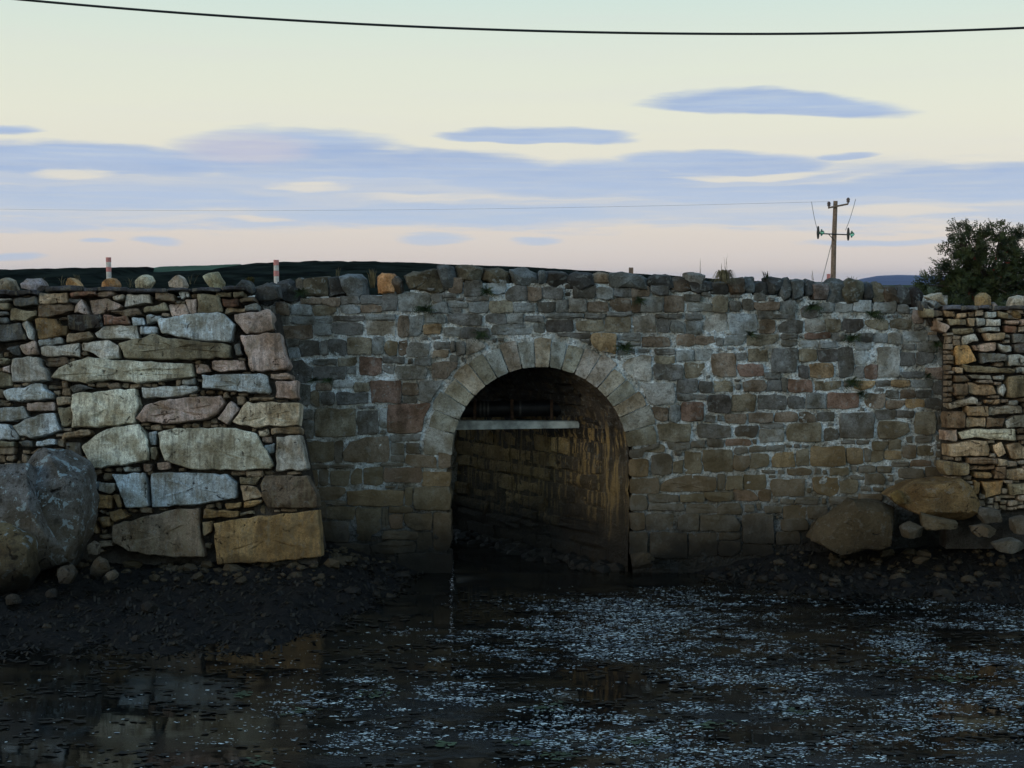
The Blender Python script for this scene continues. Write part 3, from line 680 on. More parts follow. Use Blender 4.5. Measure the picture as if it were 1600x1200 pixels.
def area(p): return abs(sum(p[i][0] * p[(i + 1) % len(p)][1] - p[(i + 1) % len(p)][0] * p[i][1] for i in range(len(p)))) / 2
spolys = [s for s in spolys if area(s[0]) > 24]
lb = lambda v: 432 + (v - 490) * .178                # right-hand edge of the left wall
def inside_b(u, v):
    base = 880 if u < 705 else 868 if u < 1160 else float(np.interp(u, [1160, 1300, 1380, 1480], [860, 825, 775, 748]))
    if not (lb(v) - 4 < u < 1478 and topv(u) + 6 < v < base): return False
    if v > CY: return not (701 < u < 986)
    return math.hypot(u - CX, v - CY) > RO + 4
fills = fill_gaps([s[0] for s in spolys], inside_b, 425, 1485, 430, 900, 3, 6, 4, 24, 12)
spolys += [(rect_poly(r), R.choice('gdogdblug' if r[1] < 700 else 'dbodb')) for r in fills]
spolys.sort(key=lambda s: -area(s[0]))
bag = Bag()
for i, (p, c) in enumerate(spolys):
    jamb = max(q[1] for q in p) > CY - 20 and ((max(q[0] for q in p) > 698 and min(q[0] for q in p) < 700) or (min(q[0] for q in p) < 990 and max(q[0] for q in p) > 990))
    cu = sum(q[0] for q in p) / len(p); cv = sum(q[1] for q in p) / len(p)
    if cu < 990 and cu > 690 and cv > 700: c = R.choice('bod')
    proud = R.uniform(.002, .030) + (.05 if c == 'Y' and 920 < cu < 965 else 0) + (.03 if cv < 500 else 0) * R.random()
    big = area(p) > 900
    ve, fa, c3 = stone_geo(p, BR, proud, .40 if jamb else .12, R.uniform(.005, .012), .022, 24 if big else 16, i * 1.37, .012)
    if i < 300: q = shade(c); mesh_obj('stone', ve, fa, 'bridge_stone', bridge, True, c3, tuple((a * .74 + k) * 1.28 for a, k in zip(q, (.036, .036, .033))))
    else: bag.add(ve, fa)
tag(bag.obj('pinning_stones', 'bridge_stone', bridge, color=(.15, .155, .145)), kind='stuff')
for i, (p, c) in enumerate(vpolys):
    ve, fa, c3 = stone_geo(p, BR, R.uniform(.014, .022), .42, .005, .008, 20, 400 + i * 2.1, .008)
    q = shade(c); mesh_obj('voussoir', ve, fa, 'bridge_stone', bridge, True, c3, tuple((a * .6 + k) * 1.3 for a, k in zip(q, (.105, .113, .10))))
# coping: big loose-looking stones along the parapet
COPB = """
d 429,452 438,438 452,436 472,452 474,466 440,468;l 464,438 470,434 477,437 476,446 466,446;o 476,436 490,433 514,432 513,456 478,456;d 514,436 528,432 538,437 541,456 516,458;
u 533,433 545,429 565,429 571,437 574,455 566,461 544,458 538,446;O 593,432 600,428 616,428 618,440 617,452 595,452;b 612,434 619,430 627,438 629,452 615,456;
o 636,431 650,424 685,422 694,428 700,450 680,453 640,446;g 684,421 692,416 706,418 714,430 713,446 698,448;o 714,420 735,416 754,420 752,434 716,434;o 755,421 775,418 793,422 802,434 778,438 757,434;
g 798,424 815,420 838,427 840,440 815,443 800,436;u 840,424 848,421 855,428 853,441 842,440;d 853,428 870,424 886,428 888,444 868,446 854,438;d 886,427 905,423 924,427 926,441 905,447 888,442;
t 922,426 935,422 950,426 949,438 926,437;g 950,425 972,421 1000,426 1012,434 1008,446 975,445 953,440;d 1012,433 1028,427 1046,432 1048,446 1030,448 1014,446;b 1048,436 1060,430 1075,434 1076,449 1062,452 1049,447;
l 1071,432 1082,428 1095,431 1093,438 1074,438;d 1078,440 1092,433 1108,438 1109,450 1092,453 1079,449;d 1108,440 1125,434 1134,440 1134,453 1112,454;b 1134,438 1150,432 1160,438 1159,453 1138,454;
g 1158,440 1166,434 1177,436 1177,451 1162,453;d 1176,438 1186,433 1197,438 1197,456 1190,462 1178,452;d 1196,436 1206,431 1216,436 1215,452 1199,453;g 1216,440 1224,434 1232,440 1231,462 1226,466 1217,452;
g 1232,442 1242,436 1252,440 1252,462 1236,466;d 1252,441 1260,436 1268,442 1267,457 1254,456;p 1267,446 1278,441 1290,445 1289,461 1270,462;g 1289,444 1302,438 1315,444 1316,466 1306,473 1292,464;
o 1313,444 1330,438 1345,446 1342,464 1330,470 1315,464;d 1346,446 1354,440 1362,446 1361,463 1348,464;o 1359,450 1368,441 1377,447 1376,466 1362,468;b 1374,450 1386,442 1399,450 1398,468 1380,470;
d 1396,456 1408,449 1420,455 1418,469 1400,470;k 1418,458 1428,450 1437,458 1436,472 1421,473;d 398,462 408,446 424,442 438,450 440,468 420,474
"""
for i, (c, p) in enumerate(parse_poly(COPB)):
    cu = sum(a for a, _ in p) / len(p); cv = sum(a for _, a in p) / len(p); ju = R.uniform(-3, 3.5) if cu > 690 else 0; kx = R.uniform(.85, 1.25) if cu > 1040 else 1; ro = R.uniform(-.3, .3) if cu > 690 else 0; p = [(cu + (a - cu) * kx - (b_ - cv) * ro, b_ + (a - cu) * ro * .6 + (R.uniform(-4, 4) if cu > 1040 and b_ < cv else 0)) for a, b_ in p]; p = [(cu + (a - cu) * R.uniform(1.04, 1.22) + R.uniform(-1, 1), b_ + (7 if b_ > cv else ju + R.uniform(-1.2, 1.2))) for a, b_ in p]
    ve, fa, c3 = blob_geo(p, .16, R.uniform(.20, .26), 50 + i * 3.3, p=5, rough=.16, nt=20, nr=5, facets=12)
    q = PAL[c] if c == 'O' else shade(c)
    mesh_obj('coping_stone', ve, fa, 'bridge_stone', bridge, True, c3, tuple(a * (.62 if c != 'O' else 1) for a in q))

# vaulted passage, built stone by stone on its visible side
def arc_profile(r_extra=0.0):
    """(x,z) from right foot over the crown to the left foot at the face"""
    out = []; xr = BR.at(982, 800).x + r_extra; xl = BR.at(705, 800).x - r_extra; zc = BR.at(843, CY).z; r = (xr - xl) / 2; xc = (xr + xl) / 2
    for z in np.linspace(-.5, zc, 22)[:-1]: out.append((xr, z))
    for a in np.linspace(0, math.pi, 45): out.append((xc + r * math.cos(a), zc + r * math.sin(a)))
    for z in np.linspace(zc, -.5, 22)[1:]: out.append((xl, z))
    return out
prof = arc_profile(.055); ts = np.linspace(.06, TL, 46); verts = []
for t in ts:
    for x, z in prof: verts.append((x + SKEW * t + .03 * vnoise((x, t, z), 6), t, z + .03 * vnoise((x, t, z), 6, 9)))
n = len(prof); faces = [(k * n + i, (k + 1) * n + i, (k + 1) * n + i + 1, k * n + i + 1) for k in range(len(ts) - 1) for i in range(n - 1) if not (i > n * .56 and ts[k] > 1.8)]  # left wall cut short, unseen, to let skylight in
vault = mesh_obj('tunnel_vault', verts, faces, 'tunnel', bridge, color=(.06, .052, .042)); vault['label'] = 'stained masonry vault inside the arch, painted dark for its shade'  # base colour kept dark to paint the shade inside
pr = arc_profile(.05); seg = [0.0]
for i in range(1, len(pr)): seg.append(seg[-1] + math.hypot(pr[i][0] - pr[i - 1][0], pr[i][1] - pr[i - 1][1]))
def on_vault(s, t, off=0.0):
    s = min(max(s, 0), seg[-1] - 1e-4); i = max(k for k in range(len(seg)) if seg[k] <= s); i = min(i, len(pr) - 2); f = (s - seg[i]) / (seg[i + 1] - seg[i])
    x = pr[i][0] + (pr[i + 1][0] - pr[i][0]) * f; z = pr[i][1] + (pr[i + 1][1] - pr[i][1]) * f
    tx, tz = pr[i + 1][0] - pr[i][0], pr[i + 1][1] - pr[i][1]; L = math.hypot(tx, tz); nx_, nz_ = -tz / L, tx / L
    return Vector((x + SKEW * t + nx_ * off, t, z + nz_ * off))
s = .35; cnt = 0
while s < seg[-1] * .5:
    h = R.uniform(.13, .27); t = .40 + R.uniform(0, .2)
    while t < TL - .1:
        w = R.uniform(.28, .8); g_ = .014; s0, s1, t0, t1 = s + g_, s + h - g_, t + g_, min(t + w - g_, TL - .02); pr_ = R.uniform(-.012, .05); bv = .03
        ring = [(s0, t0), (s0, (t0 + t1) / 2), (s0, t1), ((s0 + s1) / 2, t1), (s1, t1), (s1, (t0 + t1) / 2), (s1, t0), ((s0 + s1) / 2, t0)]
        sc_, tc_ = (s0 + s1) / 2, (t0 + t1) / 2; ve = []
        for ins, off in ((0, -.05), (0, pr_ - .02), (bv, pr_)):
            for a, b_ in ring:
                a2 = a + (sc_ - a) * min(.8, ins / (h / 2)); b2 = b_ + (tc_ - b_) * min(.8, ins / (w / 2))
                ve.append(on_vault(a2 + R.uniform(-.022, .022), b2 + R.uniform(-.03, .03), off + (R.uniform(-.02, .02) if off > 0 else 0)))
        ve.append(on_vault(sc_, tc_, pr_ + R.uniform(0, .015))); fa = []
        for k in range(2):
            for i in range(8): fa.append((k * 8 + i, (k + 1) * 8 + i, (k + 1) * 8 + (i + 1) % 8, k * 8 + (i + 1) % 8))
        for i in range(8): fa.append((16 + i, 24, 16 + (i + 1) % 8))
        warm = R.random()
        kk_ = R.uniform(.55, 1.25); cc_ = (.44 * kk_, .32 * kk_, .155 * kk_) if s < 2.55 and t > 1.15 + R.uniform(-.3, .4) else (.035 * kk_, .031 * kk_, .027 * kk_)  # outer stones darkened for shade, deep ones brown-stained and lightened as if lit
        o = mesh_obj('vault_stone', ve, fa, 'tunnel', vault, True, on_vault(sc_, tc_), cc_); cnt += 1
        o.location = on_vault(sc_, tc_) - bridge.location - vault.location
        t += w
    s += h
print('vault stones', cnt)
vf, ff = box(-9.5, 7.2, TL - .3, TL + .04, 2.95, 3.95); mesh_obj('rear_parapet', vf, ff, 'mortar', bridge)
mesh_obj('unseen_deck_slab', *box(-7.2, -.9, 1.75, TL - .31, 2.96, 3.4), 'beam', bridge)  # unseen slab added over the rear opening that was cut wide for skylight
bA = Bag(); bA.add(*box(-9.5, -7.0, TL - .3, TL + .04, -.6, 2.95)); bA.obj('rear_face', 'mortar', bridge); bA = Bag(); bA.add(*box(1.85 + SKEW * TL, 7.2, TL - .3, TL + .04, -.6, 2.95)); bA.obj('rear_face', 'mortar', bridge)
# beam and service pipe across the passage
p0, p1 = pt(690, 664, .90), pt(905, 661, .90)
vb, fb = box(p0.x, p1.x, .82, .98, p0.z - .072, p0.z + .070)
for i in (1, 3, 5, 7): vb[i] = (vb[i][0], vb[i][1], p0.z + (vb[i][2] - p0.z) * .72 + .01)
o = mesh_obj('crossbeam', vb, fb, 'beam', bridge); o['label'] = 'pale concrete beam across the arch under the pipe'
bv_ = o.modifiers.new('edge', 'BEVEL'); bv_.width = .012; bv_.segments = 2
q0, q1 = pt(680, 640, 1.2), pt(915, 637, 1.2)
pipe = empty('service_pipe', q0, 'black banded pipe running above the pale beam inside the arch', 'pipe')
mesh_obj('pipe_body', *tube([q0, q1], .125, 20), 'pipe', pipe, True)
for u in (751, 757, 763, 785, 813, 838, 870):
    c_ = pt(u, 638.5, 1.2); mesh_obj('pipe_band', *tube([c_ - Vector((.014, 0, 0)), c_ + Vector((.014, 0, 0))], .136, 20), 'steel' if u in (751, 757, 763, 813) else 'pipe', pipe, True)

for u in (742, 800, 862):
    c_ = pt(u, 650, .97); o = mesh_obj('pipe_strap', *box(c_.x - .022, c_.x + .022, .985, 1.0, c_.z - .16, c_.z + .25), 'rust', bridge)
# ------------------------------------------------------------------ left dry stone wall
LW = Plane(-1.22, .15, .03)
lw = empty('dry_stone_wall', LW.at(250, 880), 'left dry stone wall of big pale blocks and small chinking stones', 'wall')
LP = """
t 60,459 104,458 106,473 62,475;b 60,476 115,476 114,484 97,491 60,496;r 110,457 150,453 152,460 112,464;p 152,455 177,453 178,461 153,465;l 174,462 192,458 193,466 179,469;l 196,460 235,458 236,472 194,480;
b 241,458 271,459 273,471 244,470;o 224,481 258,472 264,486 226,490;p 263,474 289,477 295,490 268,494;p 289,469 306,465 307,490 297,491;o 308,459 343,461 349,489 309,490;l 278,456 295,454 296,462 281,467;
o 337,456 362,455 362,462 338,463;r 347,466 373,468 374,479 350,478;o 364,456 380,455 380,464 365,464;t 351,481 380,481 381,486 351,489;g 382,477 401,473 401,484 382,485;b 375,466 399,464 399,469 376,473;
U 245,500 287,492 340,487 350,491 368,507 360,535 330,533 301,531 254,521;p 366,493 395,488 425,484 429,513 423,518 386,522 368,501;P 376,525 436,520 443,545 451,567 448,578 392,581 385,553;
o 186,536 220,528 245,523 262,528 300,532 361,539 361,559 300,561 250,562 195,560;l 148,520 163,509 213,509 217,530 180,529 152,528;t 104,523 139,518 146,526 125,532 104,536;y 53,498 86,497 95,508 105,509 106,522 58,530;
k 107,493 158,492 160,511 130,517 108,515;r 161,493 201,494 204,507 165,508;u 206,497 223,495 229,507 209,510;g 228,492 250,493 249,500 231,506;u 218,511 246,510 244,521 219,523;b 173,487 217,482 222,492 195,495;
p 139,469 167,466 191,478 160,490 144,492;p 117,479 126,469 138,483 141,491 116,490;d 107,466 123,466 121,474 107,473;d 20,466 59,464 59,477 22,479;l -12,465 16,466 16,470 -12,471;o 17,482 56,485 57,492 39,501 16,501;
o -12,472 15,473 13,482 -12,483;d -12,485 14,487 13,493 -12,494;d -12,496 14,498 14,505 -12,506;d -12,508 33,506 42,525 40,531 -12,533;l 34,505 44,501 52,517 52,530 46,531;g 57,532 95,526 96,536 59,541;
p 30,538 54,532 60,551 43,555 33,548;d 8,543 28,541 31,553 20,556;l 63,542 123,535 125,557 64,556;l 127,536 169,530 178,538 184,541 185,560 160,560 147,551 128,546;b 67,559 104,559 106,569 87,573 74,573;
L 80,590 92,575 139,557 173,562 260,566 303,568 303,589 250,595 215,598 170,593 137,598 110,595;l 20,561 60,557 65,571 73,575 76,595 18,597;o -12,557 15,561 2,571 -12,573;p 4,574 17,570 17,582 6,580;
o -12,582 14,582 19,601 -12,607;U 5,610 67,600 71,608 82,614 81,623 13,627;d 109,603 121,600 146,608 115,612;b 169,598 186,598 187,606 170,607;L 113,615 212,607 215,630 217,633 211,661 143,668 115,667;
l 219,606 250,603 308,603 309,610 282,619 222,622;t 87,619 111,619 112,632 88,634;o 89,637 113,637 115,657 104,668 97,665;p 40,629 83,627 85,642 43,643;g -12,639 36,634 44,652 6,660 -12,660;
u 22,664 63,648 86,646 96,674 50,686 31,679;u -12,663 9,662 28,675 28,687 -12,687;t 100,678 138,670 142,679 100,686;P 214,654 226,635 250,626 345,617 350,630 338,649 303,659 262,662 225,660;p 341,655 360,627 375,639 356,663;
T 363,660 386,629 468,629 468,664 400,668 379,664;U 316,586 418,585 423,613 421,617 357,609 318,607;p 306,571 326,570 329,581 308,583;P 331,564 381,563 383,578 345,581 332,577;d 366,540 374,536 380,554 367,557;
p 422,584 455,583 457,592 422,592;P 430,597 464,594 465,622 431,622;t 389,621 429,620 427,626 390,626;g 284,592 304,591 306,600 285,600;
L 128,696 150,680 168,671 217,663 232,687 232,721 190,727 145,732;L 246,676 275,669 357,669 401,678 416,703 428,726 424,733 368,735 298,733 256,719;U 176,742 226,738 231,757 232,791 196,794 190,771;
U 238,738 300,738 354,741 371,755 367,779 310,788 238,793;Y 143,772 178,775 173,795 141,794;Y 171,799 191,795 203,807 177,816;b 175,821 220,809 270,797 312,794 314,840 320,870 270,871 225,866 200,860 176,846;
Y 336,817 390,809 440,803 497,797 500,826 502,870 438,876 380,880 341,883 337,850;b 413,744 481,743 490,762 497,779 497,793 417,795 406,758;l 432,682 470,680 479,717 480,735 431,736;t 423,669 471,668 471,677 424,678;
t 402,672 420,670 420,680 404,682;p 407,684 423,682 424,690 409,691;u 412,695 428,692 428,708 418,710;o 374,746 407,746 401,757 376,757;t 376,759 401,760 410,775 381,782;Y 382,784 411,780 410,786 382,795;
Y 352,788 377,786 377,794 353,796;Y 318,795 371,798 371,808 319,810;o 373,802 395,798 396,803 373,808;y 317,815 333,815 331,831 318,838;y 131,804 148,811 153,833 139,827;y 153,808 173,807 173,823 160,825;
l 155,753 181,755 181,766 173,770 155,767;l 191,731 218,730 217,736 193,737;u 232,674 244,674 244,695 234,693;o 235,699 244,699 244,719 236,718;p 223,725 236,724 236,735 224,736;p 246,724 267,724 266,733 247,734;
o -12,689 21,690 20,697 -12,699;u 57,690 86,685 86,696 58,698;d 100,692 126,691 126,712 104,706;y 179,772 187,774 190,791 184,793;d 30,689 51,690 51,698 34,699;u 146,752 152,753 152,764 147,764
"""
lpol = parse_poly(LP)
left_edge = lambda v: 428 + max(0, v - 490) * .185 if v > 484 else 400
def inside_l(u, v): return -10 < u < left_edge(v) - 3 and 458 < v < (862 if u > 150 else 800)
lf = fill_gaps([p for c, p in lpol], inside_l, -10, 510, 455, 884, 1, 9, 5, 34, 14)
lf = [r for r in lf if R.random() < .72]
special = {}
for i, (c, p) in enumerate(lpol):
    a = area(p); big = a > 1400
    cu = sum(q[0] for q in p) / len(p); cv = sum(q[1] for q in p) / len(p)
    fr = (.05 if big else R.uniform(-.03, .05))
    ve, fa, c3 = stone_geo(p, LW, fr, .34, .018 if big else .014, .026, 40 if big else 20, 700 + i * 1.9, .022)
    o = mesh_obj('stone', ve, fa, 'dry_stone', lw, True, c3, tuple(x * (1.62 if c not in 'dkbrYy' else 1.25) for x in shade(c)))
    if c == 'U' and cv < 540: o['label'] = 'pale blue block near the top right corner'
    if c == 'U' and 737 < cv < 800 and cu > 250:
        o['label'] = 'blue-grey block with a round drill hole'
        hc = LW.at(255, 771) + LW.n * .052
        ve2, fa2 = tube([hc - LW.n * .03, hc + LW.n * .004], .043, 16)
        dh = mesh_obj('drill_hole', ve2, fa2, 'core', o); dh.location = -c3
bag = Bag()
for i, r in enumerate(lf):
    ve, fa, c3 = stone_geo(rect_poly(r) if R.random() < .6 else chip_poly(r), LW, R.uniform(-.12, .0), .2, .014, .02, 10, 1500 + i * 1.3, .012); bag.add(ve, fa)
tag(bag.obj('chinking_stones', 'dry_stone', lw, True, color=(.23, .19, .14)), kind='stuff')
# dark rubble heart
def core_slab(name, plane, pts, off, thick, parent):
    f_ = [plane.at(u, v) - plane.n * off for u, v in pts]; g_ = [Vector((p.x, p.y + thick, p.z)) for p in f_]; n = len(pts)
    mesh_obj(name, f_ + g_, [tuple(range(n))[::-1], tuple(range(n, 2 * n))] + [(i, (i + 1) % n, n + (i + 1) % n, n + i) for i in range(n)], 'core', parent)
core_slab('wall_core', LW, [(-330, 462), (385, 462), (402, 488), (420, 495), (492, 880), (492, 925), (-330, 925)], .20, 1.0, lw)
# end face stones that turn the corner towards the bridge
core_slab('wall_return', LW, [(395, 490), (424, 490), (495, 872), (495, 900), (395, 900)], .10, .9, lw)
# continuation past the left edge of the frame
bag = Bag(); vv = 460
while vv < 880:
    uu = -330; hh = R.randint(18, 44)
    while uu < -14:
        ww = R.randint(30, 90); r = (uu, vv, min(uu + ww, -13), vv + hh - 3); ve, fa, _ = stone_geo(rect_poly(r), LW, R.uniform(-.02, .05), .3, .025, .02, 14, uu * .3 + vv, .02); bag.add(ve, fa); uu += ww + 3
    vv += hh
tag(bag.obj('end_stones', 'dry_stone', lw, True, color=(.24, .23, .20)), kind='stuff')
# slate slabs and upright coping stones on top
for (u0, v0, u1, v1) in ((-12, 454, 30, 462), (30, 453, 60, 461), (74, 447, 132, 456), (133, 449, 200, 456), (201, 451, 262, 458), (263, 451, 300, 456), (301, 450, 346, 457), (348, 448, 386, 455)):
    ve, fa, c3 = stone_geo([(u0, v0 + 2), ((u0 + u1) / 2, v0), (u1, v0 + 1), (u1, v1), ((u0 + u1) / 2, v1 - 1), (u0, v1)], LW, .08, .5, .012, .015, 14, u0 * .7, .006)
    mesh_obj('coping_slab', ve, fa, 'dry_stone', lw, True, c3, (.055, .058, .068))
COPL = """
t 0,437 10,433 21,439 27,455 12,457 -2,455;l 36,443 46,436 65,435 72,447 61,455 38,452;O 105,441 112,434 123,438 130,450 107,450;O 160,442 171,434 180,436 187,446 184,451 161,450;
T 213,439 226,428 235,431 241,440 235,452 215,450;T 264,441 278,428 288,436 292,447 290,453 267,449;T 318,430 328,426 340,424 350,442 348,453 334,452 323,440;
d 370,446 378,438 391,438 402,458 386,464 371,460;d 401,448 418,443 436,446 440,466 420,471 403,468
"""
for i, (c, p) in enumerate(parse_poly(COPL)):
    ve, fa, c3 = blob_geo(p, -.55 if i < 7 else -.30, .17, 900 + i * 4.1, p=6.0, rough=.16, nt=13, nr=3); q = PAL[c]
    mesh_obj('coping_stone', ve, fa, 'dry_stone', lw, False, c3, tuple(a * R.uniform(1.15, 1.35) if c not in 'd' else a for a in q))

# ------------------------------------------------------------------ right dry stone wall
RW = Plane(-.42, .06, -.02)
rw = empty('dry_stone_wall', RW.at(1540, 780), 'right dry stone wall of warm tan stones below the bush', 'wall')
RP = """
p 1461,501 1484,509 1476,521 1463,515;o 1480,498 1509,499 1509,507 1484,508;t 1495,489 1510,489 1510,496 1495,497;b 1512,488 1523,488 1522,495 1512,495;t 1511,497 1523,497 1523,508 1516,509;g 1525,497 1539,498 1539,509 1527,510;
l 1541,499 1562,499 1562,509 1541,509;p 1570,500 1592,501 1592,507 1571,506;r 1571,509 1591,510 1589,521 1571,519;o 1488,513 1520,512 1523,519 1491,523;l 1503,526 1524,521 1531,532 1505,539;g 1531,513 1560,511 1560,518 1533,519;
t 1537,521 1569,520 1569,531 1543,533;p 1521,540 1541,536 1557,534 1557,548 1524,549;u 1559,537 1579,540 1580,550 1571,552;Y 1492,541 1515,540 1523,556 1525,565 1495,571;d 1531,552 1571,553 1572,564 1533,567;g 1574,556 1591,553 1612,560 1612,571 1576,571;
o 1504,570 1553,573 1585,577 1585,583 1507,581;g 1588,575 1597,575 1597,583 1588,583;g 1513,586 1549,586 1551,593 1520,592;u 1552,587 1569,587 1569,594 1553,593;o 1573,589 1597,586 1612,600 1612,620 1575,622;
t 1512,598 1536,601 1552,602 1559,615 1541,618 1515,615;U 1561,605 1568,599 1574,609 1567,619 1561,615;u 1577,625 1588,625 1588,632 1577,631;t 1539,624 1564,624 1564,631 1539,631;l 1483,631 1520,620 1528,623 1527,630 1484,639;
t 1509,635 1543,635 1543,649 1511,649;l 1545,637 1572,634 1597,635 1597,646 1545,649;b 1480,643 1507,642 1508,667 1480,669;t 1510,653 1540,652 1541,667 1511,667;b 1543,653 1570,653 1569,667 1543,667;U 1572,658 1587,650 1612,647 1612,667 1575,669;
p 1477,673 1496,671 1495,689 1477,689;L 1499,675 1520,671 1588,671 1588,689 1539,686 1523,682 1504,685;t 1480,695 1521,688 1541,689 1545,703 1543,712 1480,713;t 1551,695 1565,692 1573,709 1561,715 1553,703;t 1574,694 1593,691 1612,707 1608,718 1581,718;
b 1512,715 1544,715 1557,718 1557,726 1515,724;t 1559,717 1572,718 1572,727 1559,727;o 1473,720 1512,724 1513,742 1480,743 1473,734;b 1515,728 1555,728 1555,734 1516,734;y 1520,738 1547,738 1549,746 1523,747;
t 1572,734 1597,732 1612,749 1573,749;y 1522,751 1533,755 1529,773 1522,771;y 1536,753 1567,751 1564,773 1541,778;o 1576,757 1612,755 1612,773 1578,773;d 1582,523 1612,520 1612,534 1584,536;k 1583,538 1612,536 1612,551 1586,551;
p 1594,499 1612,497 1612,508 1595,508;t 1491,574 1503,575 1504,583 1492,583;b 1490,586 1510,587 1516,596 1492,598;b 1490,600 1510,600 1512,616 1491,618;g 1593,573 1612,574 1612,583 1600,584;b 1556,729 1570,730 1570,748 1552,747;
t 1476,485 1493,486 1493,495 1478,496;o 1442,482 1458,484 1458,496 1444,496;g 1540,487 1556,488 1556,496 1541,496;o 1558,487 1573,488 1573,497 1559,496
"""
rpol = parse_poly(RP)
for i, (c, p) in enumerate(rpol):
    big = area(p) > 700
    ve, fa, c3 = stone_geo(p, RW, R.uniform(-.03, .06), .30, .013, .02, 24 if big else 16, 1900 + i * 2.3, .018)
    q = shade(c); mesh_obj('stone', ve, fa, 'dry_stone', rw, True, c3, (q[0] * 1.85, q[1] * 1.66, q[2] * 1.45))
inside_r = lambda u, v: (1478 if v > 525 else 1455) < u < 1612 and 483 < v < 800
rf = fill_gaps([p for c, p in rpol], inside_r, 1450, 1612, 480, 800, 1, 9, 5, 26, 10); bag = Bag()
for i, r in enumerate(rf):
    ve, fa, c3 = stone_geo(rect_poly(r), RW, R.uniform(-.08, .03), .2, .012, .015, 10, 2500 + i * 1.3, .01); bag.add(ve, fa)
tag(bag.obj('chinking_stones', 'dry_stone', rw, True, color=(.31, .25, .185)), kind='stuff')
core_slab('wall_core', RW, [(1450, 490), (1495, 484), (1900, 484), (1900, 860), (1484, 860), (1484, 540)], .18, .7, rw)
bag = Bag(); vv = 484
while vv < 800:
    uu = 1614; hh = R.randint(10, 22)
    while uu < 1900:
        ww = R.randint(16, 50); r = (uu, vv, uu + ww, vv + hh - 2); ve, fa, _ = stone_geo(rect_poly(r), RW, R.uniform(-.03, .05), .3, .02, .02, 12, uu * .3 + vv, .02); bag.add(ve, fa); uu += ww + 2
    vv += hh
tag(bag.obj('end_stones', 'dry_stone', rw, True, color=(.22, .185, .13)), kind='stuff')
for (u0, v0, u1, v1) in ((1472, 476, 1500, 484), (1501, 477, 1527, 485), (1528, 477, 1548, 483), (1549, 478, 1575, 486), (1576, 477, 1612, 484)):
    ve, fa, c3 = stone_geo([(u0, v0 + 1), ((u0 + u1) / 2, v0), (u1, v0 + 1), (u1, v1), ((u0 + u1) / 2, v1 - 1), (u0, v1)], RW, .06, .45, .012, .015, 14, u0 * .7, .006)
    mesh_obj('coping_slab', ve, fa, 'dry_stone', rw, True, c3, (.10, .10, .115))
for i, (c, p) in enumerate(parse_poly("T 1445,464 1456,459 1468,457 1476,478 1464,474 1450,468;Y 1526,462 1536,456 1545,463 1545,478 1527,478;T 1579,465 1590,462 1612,463 1612,477 1574,480;u 1446,470 1456,468 1470,477 1460,483;Y 1576,484 1588,483 1592,499 1576,499;p 1546,474 1554,472 1555,482 1547,482;d 1436,470 1446,472 1450,486 1438,486")):
    ve, fa, c3 = blob_geo(p, -.22, .16, 980 + i * 4.1, p=6.0, rough=.14, nt=13, nr=3); mesh_obj('coping_stone', ve, fa, 'dry_stone', rw, False, c3, PAL[c])

# ------------------------------------------------------------------ boulders and shore rocks
def rock(name, poly, Y, depth, colr, label, mat='shore_rock', seed=1, p=2.6, rough=.09, nt=26, nr=7, cat='rock', group=None, smooth=True):
    ve, fa, c3 = blob_geo(poly, Y, depth * 1.25, seed, p, rough, nt * (2 if mat == 'boulder' else 1), nr * (2 if mat == 'boulder' else 1), ridged=.10 if mat != 'boulder' else .16, facets=26 if (mat == 'boulder' or nt > 30 or name == 'ledge_rock') else 16); lo = min(v.z for v in ve); base = Vector((c3.x, c3.y, lo))
    o = mesh_obj(name, ve, fa, mat, None, smooth, base, colr); tag(o, label, cat, group); return o
rock('boulder', [(52, 700), (100, 701), (130, 716), (148, 745), (148, 795), (136, 845), (118, 888), (70, 880), (36, 800), (28, 730)], -1.75, .45, (.12, .122, .118), 'large rounded lichen-spotted boulder at the foot of the left wall', 'boulder', 11, 3.0, .05, 36, 9, 'boulder')
rock('boulder', [(-40, 702), (20, 699), (48, 712), (60, 760), (85, 820), (118, 872), (60, 895), (-40, 890)], -2.0, .45, (.13, .135, .135), 'grey boulder with pale blue lichen at the left frame edge', 'boulder', 17, 3.0, .05, 36, 9, 'boulder')
rock('boulder', [(-50, 815), (5, 808), (35, 825), (56, 850), (58, 900), (40, 925), (-50, 930)], -2.45, .40, (.13, .112, .065), 'lowest yellowish boulder in the bottom left pile', 'boulder', 23, 3.0, .06, 30, 8, 'boulder')
rock('boulder', [(1378, 768), (1403, 753), (1440, 749), (1473, 747), (1508, 746), (1518, 757), (1527, 787), (1508, 815), (1450, 812), (1412, 795)], -.62, .40, (.20, .13, .055), 'orange-brown flat-topped boulder below the right wall', 'shore_rock', 31, 3.6, .05, 34, 8, 'boulder')
rock('ledge_rock', [(1280, 812), (1333, 786), (1380, 783), (1400, 794), (1412, 850), (1310, 862), (1262, 845)], -.55, .35, (.065, .05, .03), 'dark sloping ledge beside the orange boulder', 'shore_rock', 37, 4.5, .12)
rock('shore_rock', [(1390, 770), (1400, 764), (1412, 770), (1418, 786), (1398, 788)], -.85, .14, (.20, .145, .05), 'small yellow rock against the left end of the orange boulder', 'shore_rock', 40, 2.8, .12)
rock('shore_rock', [(1427, 799), (1459, 806), (1498, 815), (1495, 826), (1445, 828), (1425, 812)], -.98, .22, (.10, .08, .05), 'flat brown slab under the orange boulder', 'shore_rock', 41, 3, .08)
rock('shore_rock', [(1406, 822), (1425, 815), (1443, 824), (1445, 842), (1413, 844)], -1.05, .2, (.06, .057, .05), 'grey rock in front of the dark ledge', 'shore_rock', 43, 3, .1)
